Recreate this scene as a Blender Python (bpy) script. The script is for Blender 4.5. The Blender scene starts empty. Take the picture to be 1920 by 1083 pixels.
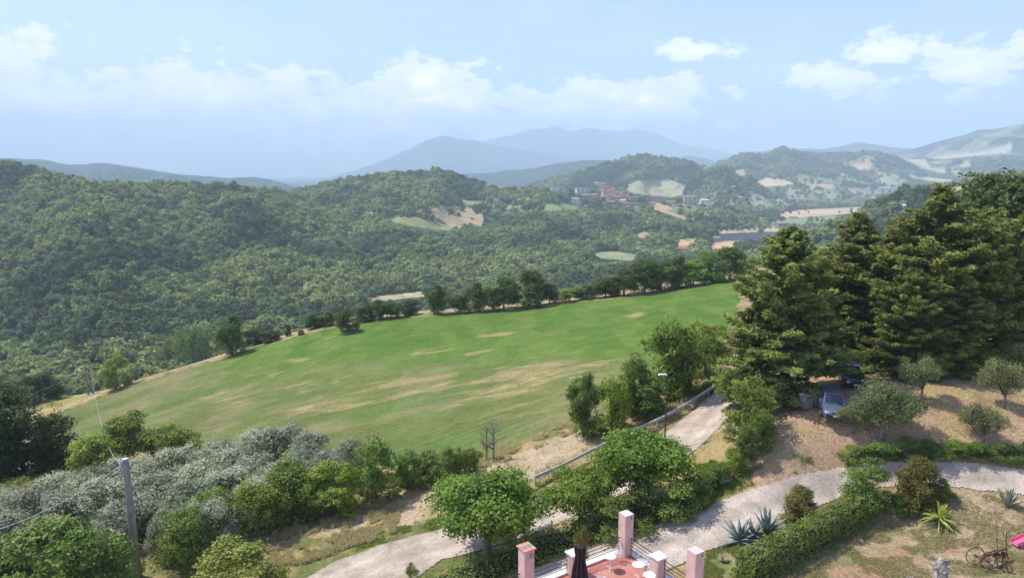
import bpy, math, random
import numpy as np
from mathutils import Vector, Matrix
R = math.radians
sc = bpy.context.scene
COL = sc.collection

# ------------------------------------------------------------------ camera, sky, sun, exposure
H = 30.0                       # camera height above the local datum
PITCH = R(9.6); F = 1280.0; CX, CY = 960.0, 541.5
cp, sp = math.cos(PITCH), math.sin(PITCH)
cam = bpy.data.cameras.new('camera'); cam.sensor_width = 36; cam.lens = 36*F/1920
cam.clip_start = .5; cam.clip_end = 40000
camo = bpy.data.objects.new('camera', cam); COL.objects.link(camo)
camo.location = (0, 0, H); camo.rotation_euler = (R(90)-PITCH, 0, 0)
sc.camera = camo
SUN_AZ, SUN_EL = R(-68), R(55)          # azimuth from +Y, clockwise positive
sv = Vector((math.sin(SUN_AZ)*math.cos(SUN_EL), math.cos(SUN_AZ)*math.cos(SUN_EL), math.sin(SUN_EL)))
sun = bpy.data.lights.new('sun', 'SUN'); sun.energy = 4.4; sun.angle = R(.5); sun.color = (1, .95, .86)
suno = bpy.data.objects.new('sun', sun); COL.objects.link(suno)
suno.rotation_euler = sv.to_track_quat('Z', 'Y').to_euler(); suno.location = (-60, 40, 120)
sc.view_settings.view_transform = 'Standard'; sc.view_settings.look = 'None'
sc.view_settings.exposure = 0.42; sc.view_settings.gamma = 1
sc.cycles.max_bounces = 5; sc.cycles.diffuse_bounces = 2; sc.cycles.transparent_max_bounces = 4
sc.cycles.volume_bounces = 3; sc.cycles.use_denoising = True
HAZE = 1.95e-4

W = bpy.data.worlds.new('World'); sc.world = W; W.use_nodes = True
nt = W.node_tree; nt.nodes.clear()
class NB:
    def __init__(s, nt): s.nt = nt
    def n(s, t, **k):
        x = s.nt.nodes.new(t)
        for a, b in k.items(): setattr(x, a, b)
        return x
    def _in(s, sock, v):
        if isinstance(v, bpy.types.NodeSocket): s.nt.links.new(v, sock)
        else: sock.default_value = v
    def m(s, op, a, b=None, c=None, clamp=False):
        x = s.n('ShaderNodeMath', operation=op); x.use_clamp = clamp
        for i, v in enumerate((a, b, c)):
            if v is not None: s._in(x.inputs[i], v)
        return x.outputs[0]
    def mix(s, f, a, b, mode='MIX'):
        x = s.n('ShaderNodeMix', data_type='RGBA', blend_type=mode)
        s._in(x.inputs[0], f); s._in(x.inputs[6], a); s._in(x.inputs[7], b)
        return x.outputs[2]
    def ss(s, v, a, b, c=0., d=1.):
        x = s.n('ShaderNodeMapRange', interpolation_type='SMOOTHSTEP')
        for i, q in enumerate((v, a, b, c, d)): s._in(x.inputs[i], q)
        return x.outputs[0]
    def noise(s, vec, scale, detail=4, rough=.55, dist=0.):
        x = s.n('ShaderNodeTexNoise')
        if vec is not None: s.nt.links.new(vec, x.inputs['Vector'])
        x.inputs['Scale'].default_value = scale; x.inputs['Detail'].default_value = detail
        x.inputs['Roughness'].default_value = rough; x.inputs['Distortion'].default_value = dist
        return x.outputs[0]
def c4(c): return (c[0], c[1], c[2], 1)
b = NB(nt)
sky = b.n('ShaderNodeTexSky', sky_type='NISHITA'); sky.sun_disc = False
sky.sun_elevation = SUN_EL; sky.sun_rotation = SUN_AZ; sky.altitude = 300
sky.air_density = 1.0; sky.dust_density = .6; sky.ozone_density = 1.0
tc = b.n('ShaderNodeTexCoord'); sx = b.n('ShaderNodeSeparateXYZ')
nt.links.new(tc.outputs['Generated'], sx.inputs[0])
az = b.m('ARCTAN2', sx.outputs[0], sx.outputs[1]); el = b.m('ARCSINE', sx.outputs[2])
cv = b.n('ShaderNodeCombineXYZ'); nt.links.new(az, cv.inputs[0]); nt.links.new(b.m('MULTIPLY', el, 1.7), cv.inputs[1])
n1 = b.noise(cv.outputs[0], 15., 9, .60, .25); n2 = b.noise(cv.outputs[0], 38., 7, .62)
nn = b.m('ADD', b.m('MULTIPLY', b.m('SUBTRACT', n1, .5), 2.6), b.m('MULTIPLY', b.m('SUBTRACT', n2, .5), 1.5))
def direl(px, py):
    a = math.atan((px-CX)/F); e = PITCH+math.atan((py-CY)/F)
    return a, -e
dens = None
for px, py, rx, ry, s in [(10,142,75,27,.95),(120,218,300,40,.85),(400,198,160,46,.95),(330,182,70,15,.7),(600,225,220,40,.85),(800,185,100,50,1.),
        (790,155,45,24,1.05),(875,195,62,40,.9),(715,215,190,46,.85),(1030,204,90,30,.85),(1185,192,115,36,.95),(1290,103,55,12,.62),(1530,155,72,20,.75),
        (1630,125,62,21,.8),(1800,165,95,28,.5),(1380,242,32,10,.45),(910,240,220,22,.5),(-150,190,200,40,.6),(2100,150,140,40,.6)]:
    a0, e0 = direl(px, py)
    dx = b.m('DIVIDE', b.m('SUBTRACT', az, a0), rx/F*1.25); dy = b.m('DIVIDE', b.m('SUBTRACT', el, e0), ry/F*1.35)
    d = b.m('SQRT', b.m('ADD', b.m('MULTIPLY', dx, dx), b.m('MULTIPLY', dy, dy)))
    k = b.m('MULTIPLY', b.m('SUBTRACT', 1.25, d), s)
    dens = k if dens is None else b.m('MAXIMUM', dens, k)
dens = b.m('ADD', b.m('MAXIMUM', dens, -1.), nn)
cl = b.ss(dens, .05, .52, 0., .97)
# faint veil everywhere
veil = b.ss(b.noise(cv.outputs[0], 3.2, 6, .6, .4), .42, .75, 0., .22)
cl = b.m('MAXIMUM', cl, veil)
shade = b.ss(b.m('SUBTRACT', dens, b.m('MULTIPLY', n2, .5)), .3, 1.6, 0., 1.)
ccol = b.mix(shade, (8.6, 8.0, 9.4, 1), (16.5, 13.8, 14.6, 1))
hs = b.n('ShaderNodeHueSaturation'); hs.inputs['Saturation'].default_value = .92; nt.links.new(sky.outputs[0], hs.inputs['Color'])
skyc = b.mix(1.0, hs.outputs[0], (1.04, 1.01, 1.22, 1), 'MULTIPLY')
lift = b.ss(el, .06, .22, 1.35, 1.); lc = b.n('ShaderNodeCombineColor'); [nt.links.new(lift, lc.inputs[i]) for i in range(3)]
fc = b.mix(cl, skyc, b.mix(1., ccol, lc.outputs[0], 'MULTIPLY'))
bg = b.n('ShaderNodeBackground'); bg.inputs[1].default_value = .145; nt.links.new(fc, bg.inputs[0])
wo = b.n('ShaderNodeOutputWorld'); nt.links.new(bg.outputs[0], wo.inputs[0])

# ------------------------------------------------------------------ numeric helpers
def T(py): return np.tan(PITCH+np.arctan((np.asarray(py, float)-CY)/F))      # drop per metre forward
def proj(X, Y, Z):                      # world -> photograph pixels
    z = Z-H; c = Y*cp-z*sp; c = np.where(c < .1, .1, c)
    return CX+F*X/c, CY-F*(Y*sp+z*cp)/c
def pt(px, py, z):                      # photograph pixel at height z below/above the camera -> X, Y
    Y = -z/float(T(py)); c = Y*cp-z*sp
    return (px-CX)/F*c, Y
def pY(px, py, Y):
    z = -Y*float(T(py)); c = Y*cp-z*sp
    return (px-CX)/F*c, Y, z+H
def vnoise(x, y, seed=0):
    ix = np.floor(x).astype(np.int64); iy = np.floor(y).astype(np.int64); fx = x-ix; fy = y-iy
    def h(a, c):
        n = (a*374761393+c*668265263+seed*974711) & 0xffffffff
        n = ((n ^ (n >> 13))*1274126177) & 0xffffffff
        return ((n ^ (n >> 16)) & 0xffff)/65535.0
    ux = fx*fx*(3-2*fx); uy = fy*fy*(3-2*fy)
    return (h(ix, iy)*(1-ux)+h(ix+1, iy)*ux)*(1-uy)+(h(ix, iy+1)*(1-ux)+h(ix+1, iy+1)*ux)*uy
def fbm(x, y, o=4, seed=0, g=.5):
    s = 0; a = 1; t = 0
    for k in range(o):
        s = s+a*vnoise(x*2**k+17.3*k, y*2**k-9.1*k, seed+k); t += a; a *= g
    return s/t
def sstep(v, a, c): t = np.clip((v-a)/(c-a), 0, 1); return t*t*(3-2*t)
def inpoly(x, y, P):
    r = np.zeros(np.shape(x), bool); n = len(P)
    for i in range(n):
        x1, y1 = P[i]; x2, y2 = P[(i+1) % n]
        if y1 == y2: continue
        r ^= ((y1 > y) != (y2 > y)) & (x < (x2-x1)*(y-y1)/(y2-y1)+x1)
    return r

# ------------------------------------------------------------------ near ground: smooth surface through surveyed points
CP = [(1755,1065,-21.2),(1400,945,-21.0),(1500,910,-20.4),(1640,880,-19.6),(1760,885,-19),(1900,900,-18.8),(1555,785,-17.3),(1480,830,-18.2),(1650,820,-17.6),
      (1850,830,-17.4),(1700,690,-16.6),(1900,700,-16.4),(1900,1040,-20.8),(1500,1060,-21.6),(1300,960,-21.5),(1350,880,-20.6),(1300,1060,-22.2),(1200,1010,-22.0),
      (1300,830,-21.0),(1370,735,-19.8),(1250,800,-21.0),(1200,850,-21.8),(1060,960,-23.0),(1000,1000,-23.3),(850,1040,-24.0),(700,1040,-24.5),(570,1083,-25),
      (900,890,-23),(1060,790,-22.4),(1000,850,-22.6),(1120,760,-22.2),(760,950,-24.3),(640,940,-25.2),(450,950,-26),(300,1060,-25.5),(60,1030,-26.5),(450,880,-27.6),(150,900,-29.5),
      (640,835,-28),(880,840,-24.6),(1000,795,-23),(1200,700,-22.6),(1340,600,-23.5),(1360,518,-25.5),(1100,553,-30),(870,577,-33),(640,600,-36),(470,650,-40),
      (300,700,-42.5),(110,770,-45),(200,800,-41),(400,820,-33.5),(900,700,-27.5),(600,700,-33),(1100,620,-27),(900,620,-30.5),(400,730,-38),(0,850,-36),(0,740,-52),(100,745,-48),
      (1100,1083,-22.6),(900,1083,-23.6)]
pts = [(*pt(px, py, z), z) for px, py, z in CP]
pts += [(-112,165,-62),(-90,205,-78),(-50,220,-66),(-10,222,-56),(30,230,-48),(70,236,-38),(-150,150,-68),(-110,90,-46),(0,270,-78),(60,290,-64),(-60,280,-94),(-160,210,-98),
        (120,175,-22),(110,240,-30),(140,110,-16),(100,60,-16),(60,30,-19),(0,18,-23),(-40,20,-27),(30,18,-22),(-70,45,-32),(170,200,-24),(150,300,-60)]
P = np.array(pts); SC = 100.0
def _phi(r2): return np.where(r2 > 1e-12, r2*np.log(np.maximum(r2, 1e-12)), 0)*.5
A = P[:, :2]/SC; n = len(A)
K = _phi(((A[:, None]-A[None])**2).sum(-1))+np.eye(n)*2e-4
M = np.zeros((n+3, n+3)); M[:n, :n] = K; M[:n, n] = 1; M[:n, n+1:] = A; M[n, :n] = 1; M[n+1:, :n] = A.T
WT = np.linalg.solve(M, np.concatenate([P[:, 2], [0, 0, 0]]))
def hn(X, Y):                            # near ground height
    X = np.asarray(X, float); Y = np.asarray(Y, float); x = X.ravel()/SC; y = Y.ravel()/SC
    s = WT[n]+WT[n+1]*x+WT[n+2]*y
    for i in range(n): s = s+WT[i]*_phi((x-A[i, 0])**2+(y-A[i, 1])**2)
    s = s.reshape(X.shape)
    return s+H+(fbm(X/9, Y/9, 3, 5)-.5)*.5+(fbm(X*1.3, Y*1.3, 2, 9)-.5)*.10
def G(px, py, y0=16, y1=330):            # photograph pixel -> point on the near ground
    Y = np.geomspace(y0, y1, 700); t = float(T(py)); z = H-Y*t; c = Y*cp+Y*t*sp
    X = (px-CX)/F*c; d = z-hn(X, Y); k = np.argmax(d < 0)
    if d[k] >= 0: k = len(Y)-1
    f = d[k-1]/(d[k-1]-d[k]) if k > 0 and d[k-1] > d[k] else 0
    y = Y[k-1]+(Y[k]-Y[k-1])*f if k > 0 else Y[0]
    x = (px-CX)/F*(y*cp+y*t*sp)
    return Vector((x, y, float(hn(x, y))))
def ground(x, y): return float(hn(x, y))

# ------------------------------------------------------------------ far relief: ridges with their own distance, crest and slopes
VALLEY = -98.0
RIDGES = [  # distance, front width, back width, crest points
 (850, 540, 420, [(-700,300),(-200,296),(0,310),(40,318),(80,328),(130,340),(200,352),(300,355),(400,357),(450,360),(520,372),(580,392),(640,425),(700,468),(760,520),(800,560)]),
 (1330, 720, 500, [(380,420),(480,380),(560,366),(620,350),(660,340),(700,334),(760,332),(800,330),(820,326),(840,330),(870,342),(920,356),(1000,364),(1060,366),(1140,364),(1200,367),(1280,378),(1340,392),(1420,415),(1480,440)]),
 (760, 240, 260, [(420,560),(520,500),(600,470),(680,448),(760,450),(840,462),(900,480),(960,505),(1020,540),(1060,570)]),
 (1000, 260, 200, [(840,470),(900,440),(960,425),(1040,418),(1120,424),(1180,436),(1240,450),(1300,470),(1360,500)]),
 (2300, 640, 500, [(900,400),(1000,352),(1080,330),(1130,314),(1180,299),(1210,294),(1260,301),(1320,316),(1380,335),(1460,360)]),
 (2000, 420, 400, [(1200,400),(1250,368),(1290,342),(1330,322),(1360,316),(1395,330),(1430,352),(1470,376),(1500,400)]),
 (3300, 1000, 800, [(1250,360),(1300,330),(1350,306),(1395,291),(1430,296),(1465,280),(1500,288),(1560,284),(1640,284),(1690,294),(1740,314),(1800,330),(1850,350)]),
 (2700, 500, 400, [(1380,360),(1440,325),(1500,318),(1560,326),(1620,342),(1680,360),(1720,380)]),
 (4600, 2100, 1100, [(1560,330),(1640,294),(1700,279),(1760,262),(1800,252),(1835,241),(1860,243),(1920,232),(2050,222),(2500,215)]),
 (3300, 900, 500, [(1640,345),(1700,318),(1760,308),(1820,302),(1900,296),(2100,290)]),
 (7000, 1500, 1200, [(1180,325),(1240,300),(1290,292),(1340,301),(1400,284),(1480,276),(1545,280),(1610,268),(1680,276),(1760,282),(1850,290)]),
 (4300, 1200, 800, [(740,360),(800,338),(860,327),(920,324),(980,317),(1040,308),(1100,300),(1160,303),(1220,308),(1300,325),(1400,350)]),
 (3600, 1000, 700, [(-900,285),(-300,290),(-60,299),(20,296),(70,297),(130,309),(180,305),(240,312),(330,325),(430,335),(480,332),(530,343),(600,362),(680,390)]),
 (10500, 2600, 1500, [(420,385),(520,352),(600,335),(660,320),(720,300),(770,278),(800,263),(830,257),(870,262),(940,274),(1000,284),(1080,296),(1180,310),(1280,330)]),
 (14000, 2200, 1500, [(820,300),(880,272),(940,256),(1000,242),(1040,237),(1075,247),(1110,241),(1150,246),(1200,239),(1235,249),(1275,266),(1340,281),(1420,298),(1520,320)]),
 (700, 330, 500, [(1380,520),(1470,470),(1540,435),(1620,396),(1680,371),(1740,357),(1800,346),(1900,340),(2100,330),(2600,325)]),
]
def hf(X, Y):                            # far ground height
    u = X/Y; z = np.full(np.shape(u), VALLEY, float)
    z = z+(fbm(X/260, Y/260, 3, 3)-.5)*16
    for i, (D, wf, wb, C) in enumerate(RIDGES):
        C = np.array(C, float); t = T(C[:, 1]); us = (C[:, 0]-CX)/F*(cp+t*sp); zc = -D*t
        dj = (fbm(u*D/(D*.12)+i*7, u*0+i, 2, 20+i)-.5)*wf*.35
        crest = np.interp(u, us, zc); cn = (fbm(u*D/(wf*.10), u*0+i, 3, 40+i)-.5)*D*.004
        edge = sstep(u, us[0], us[0]+.06)*(1-sstep(u, us[-1]-.06, us[-1]))
        d = Y-D-dj; a = np.where(d < 0, 1+d/wf, 1-d/wb); a = np.clip(a, 0, 1)
        pr = .45*a+.55*a*a*(3-2*a)
        gul = (np.abs(fbm(X/(wf*.28)+i*3, Y/(wf*.75), 4, 60+i)-.5)*2)      # spurs and gullies running down the slope
        pr = pr*(1-(.42 if D < 4000 else .25)*(1-sstep(gul, 0, .42))*sstep(1-a, .0, .35)*sstep(a, 0, .3))
        crest = crest+cn*sstep(a, .8, 1)
        zz = VALLEY-6+(crest-VALLEY+6)*pr*edge
        k = 5.0; z = np.maximum(z, zz)+np.clip(k-np.abs(z-zz), 0, k)**2/(4*k)
    return z+H

# ------------------------------------------------------------------ mesh + material helpers
def mesh_np(name, V, Fc, mats=(), attrs=None, smooth=False, midx=None):
    me = bpy.data.meshes.new(name); V = np.asarray(V, np.float32); Fc = np.asarray(Fc, np.int32); k = Fc.shape[1]
    me.vertices.add(len(V)); me.vertices.foreach_set('co', V.ravel())
    me.loops.add(Fc.size); me.loops.foreach_set('vertex_index', Fc.ravel())
    me.polygons.add(len(Fc)); me.polygons.foreach_set('loop_start', np.arange(0, Fc.size, k, dtype=np.int32))
    if smooth: me.polygons.foreach_set('use_smooth', np.ones(len(Fc), bool))
    if midx is not None: me.polygons.foreach_set('material_index', np.asarray(midx, np.int32))
    for m in mats: me.materials.append(m)
    for an, (dom, typ, arr) in (attrs or {}).items():
        at = me.attributes.new(an, typ, dom); arr = np.asarray(arr, np.float32)
        at.data.foreach_set('color' if typ == 'FLOAT_COLOR' else 'value' if typ == 'FLOAT' else 'vector', arr.ravel())
    me.update(calc_edges=True); return me
class MB:                                # collects boxes, tubes and lofts into one mesh (n-gons allowed)
    def __init__(s): s.v = []; s.f = []; s.m = []; s.mi = 0
    def add(s, V, Fs):
        o = len(s.v); s.v += [tuple(map(float, p)) for p in V]; s.f += [tuple(o+i for i in f) for f in Fs]; s.m += [s.mi]*len(Fs); return s
    def box(s, c, d, rz=0, M=None, top=1.0):
        x, y, z = d[0]/2, d[1]/2, d[2]/2; ca, sa = math.cos(rz), math.sin(rz); P = []
        for k in (-1, 1):
            q = top if k > 0 else 1
            for i, j in ((-1, -1), (1, -1), (1, 1), (-1, 1)):
                a, e = i*x*q, j*y*q; p = Vector((a*ca-e*sa, a*sa+e*ca, k*z))
                if M: p = M @ p
                P.append(p+Vector(c))
        return s.add(P, [(3,2,1,0),(4,5,6,7),(0,1,5,4),(1,2,6,5),(2,3,7,6),(3,0,4,7)])
    def tube(s, pts, rad, n=7, cap=True):
        pts = [Vector(p) for p in pts]; rad = rad if hasattr(rad, '__len__') else [rad]*len(pts); rings = []
        ref = None
        for i, p in enumerate(pts):
            d = (pts[min(i+1, len(pts)-1)]-pts[max(i-1, 0)]).normalized()
            if ref is None: ref = Vector((0, 0, 1)) if abs(d.z) < .9 else Vector((1, 0, 0))
            a = d.cross(ref).normalized(); ref = a.cross(d).normalized()*1.0; bb = ref
            rings.append([p+(a*math.cos(t)+bb*math.sin(t))*rad[i] for t in [2*math.pi*k/n for k in range(n)]])
        V = [q for r in rings for q in r]; Fs = []
        for i in range(len(rings)-1):
            for k in range(n): Fs.append((i*n+k, i*n+(k+1) % n, (i+1)*n+(k+1) % n, (i+1)*n+k))
        if cap: Fs.append(tuple(range(n-1, -1, -1))); Fs.append(tuple((len(rings)-1)*n+k for k in range(n)))
        return s.add(V, Fs)
    def ring(s, c, ax, R0, r, N=24, n=6):
        ax = Vector(ax).normalized(); a = ax.orthogonal().normalized(); e = ax.cross(a); V = []; Fs = []
        for i in range(N):
            t = 2*math.pi*i/N; d = a*math.cos(t)+e*math.sin(t)
            for k in range(n):
                q = 2*math.pi*k/n; V.append(Vector(c)+d*(R0+r*math.cos(q))+ax*r*math.sin(q))
        for i in range(N):
            for k in range(n): Fs.append((i*n+k, ((i+1) % N)*n+k, ((i+1) % N)*n+(k+1) % n, i*n+(k+1) % n))
        return s.add(V, Fs)
    def lathe(s, prof, c=(0,0,0), n=20, star=0, k=8):
        V = []; Fs = []
        for z, r in prof:
            for i in range(n):
                t = 2*math.pi*i/n; q = r*(1+star*math.cos(k*t)); V.append((c[0]+q*math.cos(t), c[1]+q*math.sin(t), c[2]+z))
        for j in range(len(prof)-1):
            for i in range(n): Fs.append((j*n+i, j*n+(i+1) % n, (j+1)*n+(i+1) % n, (j+1)*n+i))
        Fs.append(tuple(range(n-1, -1, -1))); Fs.append(tuple((len(prof)-1)*n+i for i in range(n)))
        return s.add(V, Fs)
    def mesh(s, name, mat, smooth=False):
        me = bpy.data.meshes.new(name); me.from_pydata(s.v, [], s.f)
        for m in (mat if isinstance(mat, (list, tuple)) else [mat]): me.materials.append(m)
        me.polygons.foreach_set('material_index', s.m)
        if smooth: me.polygons.foreach_set('use_smooth', [True]*len(s.f))
        me.update(); return me
    def build(s, name, mat, parent=None, smooth=False, bevel=0, loc=None):
        o = bpy.data.objects.new(name, s.mesh(name, mat, smooth)); COL.objects.link(o)
        if parent: o.parent = parent
        if loc: o.location = loc
        if bevel:
            bv = o.modifiers.new('bevel', 'BEVEL'); bv.width = bevel; bv.segments = 2; bv.limit_method = 'ANGLE'
        return o
def tag(o, label=None, cat=None, group=None, kind=None):
    if label: o['label'] = label
    if cat: o['category'] = cat
    if group: o['group'] = group
    if kind: o['kind'] = kind
    return o
def link(name, me, parent=None, loc=None):
    o = bpy.data.objects.new(name, me); COL.objects.link(o)
    if parent: o.parent = parent
    if loc is not None: o.location = loc
    return o
def empty(name, loc, label, cat, group=None, rz=0, scale=None):
    o = bpy.data.objects.new(name, None); COL.objects.link(o); o.location = loc; o.rotation_euler = (0, 0, rz)
    if scale: o.scale = scale
    o.empty_display_size = .3
    return tag(o, label, cat, group)
def mat(name, c1, c2=None, scale=4, rough=.8, metal=0, bump=0, spec=.3, detail=5, lo=.35, hi=.65, stretch=None, coat=0):
    m = bpy.data.materials.new(name); m.use_nodes = True; t = m.node_tree; q = NB(t)
    p = t.nodes['Principled BSDF']; p.inputs['Roughness'].default_value = rough; p.inputs['Metallic'].default_value = metal
    p.inputs['Specular IOR Level'].default_value = spec; p.inputs['Coat Weight'].default_value = coat
    tc = q.n('ShaderNodeTexCoord'); vec = tc.outputs['Object']
    if stretch:
        mp = q.n('ShaderNodeMapping'); mp.inputs['Scale'].default_value = stretch; t.links.new(vec, mp.inputs[0]); vec = mp.outputs[0]
    nz = q.noise(vec, scale, detail, .6)
    c2 = c2 or [x*.8 for x in c1]
    t.links.new(q.mix(q.ss(nz, lo, hi), c4(c1), c4(c2)), p.inputs['Base Color'])
    if bump:
        bn = q.n('ShaderNodeBump'); bn.inputs['Strength'].default_value = bump; bn.inputs['Distance'].default_value = .03
        t.links.new(nz, bn.inputs['Height']); t.links.new(bn.outputs[0], p.inputs['Normal'])
    return m
def leafmat(name, c1, c2, trans=.3, rough=.55, inst=False, spec=.25, gain=1.85):
    yl = (1.03, 1.04, .80) if gain != 1 else (1, 1, 1); c1 = [x*gain*y for x, y in zip(c1, yl)]; c2 = [x*gain*y for x, y in zip(c2, yl)]
    m = bpy.data.materials.new(name); m.use_nodes = True; t = m.node_tree; q = NB(t); t.nodes.clear()
    at = q.n('ShaderNodeAttribute', attribute_name='tint'); oi = q.n('ShaderNodeObjectInfo')
    c = q.mix(at.outputs['Fac'], c4(c1), c4(c2))
    if inst:
        ai = q.n('ShaderNodeAttribute', attribute_name='treecol', attribute_type='INSTANCER')
        c = q.mix(1., c, ai.outputs['Color'], 'MULTIPLY')
    hs = q.n('ShaderNodeHueSaturation'); t.links.new(c, hs.inputs['Color'])
    hs.inputs['Hue'].default_value = .5
    t.links.new(q.ss(oi.outputs['Random'], 0, 1, .485, .515), hs.inputs['Hue'])
    t.links.new(q.ss(q.m('FRACT', q.m('MULTIPLY', oi.outputs['Random'], 7.3)), 0, 1, .82, 1.18), hs.inputs['Value'])
    p = q.n('ShaderNodeBsdfPrincipled'); p.inputs['Roughness'].default_value = rough; p.inputs['Specular IOR Level'].default_value = spec
    t.links.new(hs.outputs[0], p.inputs['Base Color'])
    tr = q.n('ShaderNodeBsdfTranslucent'); t.links.new(q.mix(1., hs.outputs[0], (1.2, 1.3, .7, 1), 'MULTIPLY'), tr.inputs[0])
    ms = q.n('ShaderNodeMixShader'); ms.inputs[0].default_value = trans
    t.links.new(p.outputs[0], ms.inputs[1]); t.links.new(tr.outputs[0], ms.inputs[2])
    o = q.n('ShaderNodeOutputMaterial'); t.links.new(ms.outputs[0], o.inputs[0]); return m
def groundmat(name, fine=6., amp=.35, bump=.4, coarse=.6):
    m = bpy.data.materials.new(name); m.use_nodes = True; t = m.node_tree; q = NB(t); p = t.nodes['Principled BSDF']
    p.inputs['Roughness'].default_value = .95; p.inputs['Specular IOR Level'].default_value = .1
    at = q.n('ShaderNodeAttribute', attribute_name='Col'); g = q.n('ShaderNodeNewGeometry')
    a = q.noise(g.outputs['Position'], fine, 6, .7); c = q.noise(g.outputs['Position'], coarse, 4, .6)
    k = q.m('ADD', q.ss(a, .25, .75, 1-amp, 1+amp), q.ss(c, .3, .7, -.10, .10))
    cm = q.n('ShaderNodeCombineColor'); [t.links.new(k, cm.inputs[i]) for i in range(3)]
    t.links.new(q.mix(1., at.outputs['Color'], cm.outputs[0], 'MULTIPLY'), p.inputs['Base Color'])
    bn = q.n('ShaderNodeBump'); bn.inputs['Strength'].default_value = bump; bn.inputs['Distance'].default_value = .06
    t.links.new(a, bn.inputs['Height']); t.links.new(bn.outputs[0], p.inputs['Normal']); return m

# ------------------------------------------------------------------ near terrain with its sheets (field, roads)
NU, NY = 760, 720
us = np.linspace(-.98, .98, NU); Ys = np.geomspace(9, 330, NY)
U, YY = np.meshgrid(us, Ys); XX = U*YY; ZZ = hn(XX, YY); PX, PY = proj(XX, YY, ZZ)
w1 = fbm(XX/2.2, YY/2.2, 4, 71)-.5; w2 = fbm(XX/2.2+50, YY/2.2, 4, 72)-.5
JX = PX+w1*1100/YY*1.0; JY = PY+w2*800/YY*.6
FIELD = [(92,778),(180,742),(250,716),(330,692),(430,664),(480,645),(560,626),(650,603),(760,590),(870,582),(1000,571),(1100,560),(1200,550),(1380,518),
         (1390,560),(1370,620),(1310,700),(1180,745),(1090,782),(1045,800),(960,838),(900,868),(800,880),(650,880),(480,870),(300,860),(150,835)]
TRACK = [(740,950),(830,905),(930,870),(1010,835),(1060,808),(1100,795),(1110,830),(1060,862),(1000,893),(930,930),(820,965),(760,985),(600,1010),(560,1000)]
ROAD = [(555,1095),(600,1068),(640,1047),(700,1024),(790,1000),(900,968),(1000,935),(1080,905),(1160,868),(1230,822),(1270,790),(1310,762),(1345,730),(1372,706),(1400,690),
        (1400,735),(1385,765),(1365,785),(1335,815),(1300,850),(1240,890),(1150,935),(1075,970),(1000,1003),(900,1032),(830,1052),(760,1095)]
DRIVE = [(940,1110),(1010,1063),(1100,1030),(1180,1004),(1300,957),(1400,921),(1480,894),(1560,879),(1640,867),(1750,863),(1850,868),(1990,892),(2160,930),
         (1990,935),(1850,921),(1780,914),(1650,913),(1590,928),(1510,958),(1440,988),(1370,1016),(1300,1046),(1250,1075),(1180,1130),(960,1130)]
fm = inpoly(JX, JY, FIELD); rm = inpoly(JX, JY, ROAD); dm = inpoly(JX, JY, DRIVE); tm = inpoly(JX, JY, TRACK)
def col(a): return np.array(a, float)[None, None]
nA = fbm(XX/6, YY/6, 5, 81); nB = fbm(XX/1.2, YY/1.2, 4, 82); nC = fbm(XX/22, YY/22, 4, 83)
DRY = col((.34,.255,.12)); GRS = col((.135,.155,.05)); DIRT = col((.42,.28,.175)); PALE = col((.45,.36,.24))
def lerp(a, c, t): return a+(c-a)*t[..., None]
base = lerp(DRY, GRS, sstep(nA*.6+nB*.4, .42, .62)); base = lerp(base, DIRT, sstep(nB*.5+nA*.5+(nC-.5)*.4, .56, .70))
# car park soil
k = sstep(PX, 1370, 1440)*sstep(900-PY, 0, 60)*sstep(PY, 400, 480)
soil = lerp(col((.38,.26,.16)), col((.28,.225,.12)), sstep(nA*.7+nB*.3, .50, .62)); base = lerp(base, soil, k)
# lawn south of the drive
lawnm = inpoly(PX, PY, [(1300,1090),(1440,985),(1600,925),(1780,912),(2000,930),(2000,1300),(1250,1300)])
lw = lerp(col((.35,.265,.165)), col((.215,.19,.09)), sstep(nA*.45+nB*.55, .40, .56)); lw = lerp(lw, col((.33,.21,.13)), sstep(fbm(XX/1.8, YY/1.8, 4, 90), .58, .70))
base = np.where(lawnm[..., None], lw, base)
k = inpoly(JX, JY, [(1320,1100),(1330,1010),(1370,990),(1400,1100)]); base = np.where(k[..., None], lerp(col((.17,.19,.07)), col((.30,.26,.12)), sstep(nB, .4, .65)), base)
base = np.where(tm[..., None], lerp(col((.43,.33,.22)), col((.34,.27,.14)), sstep(nB, .45, .65)), base)
# yellow meadow outside the field's left tip, bare headland strip along the far edge
k = inpoly(PX, PY, [(60,790),(140,700),(300,650),(380,640),(300,705),(100,790)]); base = np.where(k[..., None], lerp(col((.38,.31,.11)), col((.26,.26,.09)), sstep(nA, .4, .6)), base)
hd = inpoly(PX, PY, [(x, y-5 if i < 14 else y) for i, (x, y) in enumerate(FIELD)]) & ~inpoly(PX, PY, [(x, y+4 if i < 14 else y) for i, (x, y) in enumerate(FIELD)])
base = np.where(hd[..., None], lerp(col((.33,.22,.14)), col((.42,.33,.17)), sstep(nB, .4, .6)), base)
# rough scrubby grass beyond the far edge of the field
k = (PY < np.interp(PX, [180,330,480,650,870,1100,1380], [738,688,641,599,578,556,514])-3) & (PX > 240) & (PX < 1400) & (YY > 90)
base = np.where((k & ~hd)[..., None], lerp(col((.10,.12,.045)), col((.24,.20,.10)), sstep(nB, .45, .65)), base)
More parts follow.
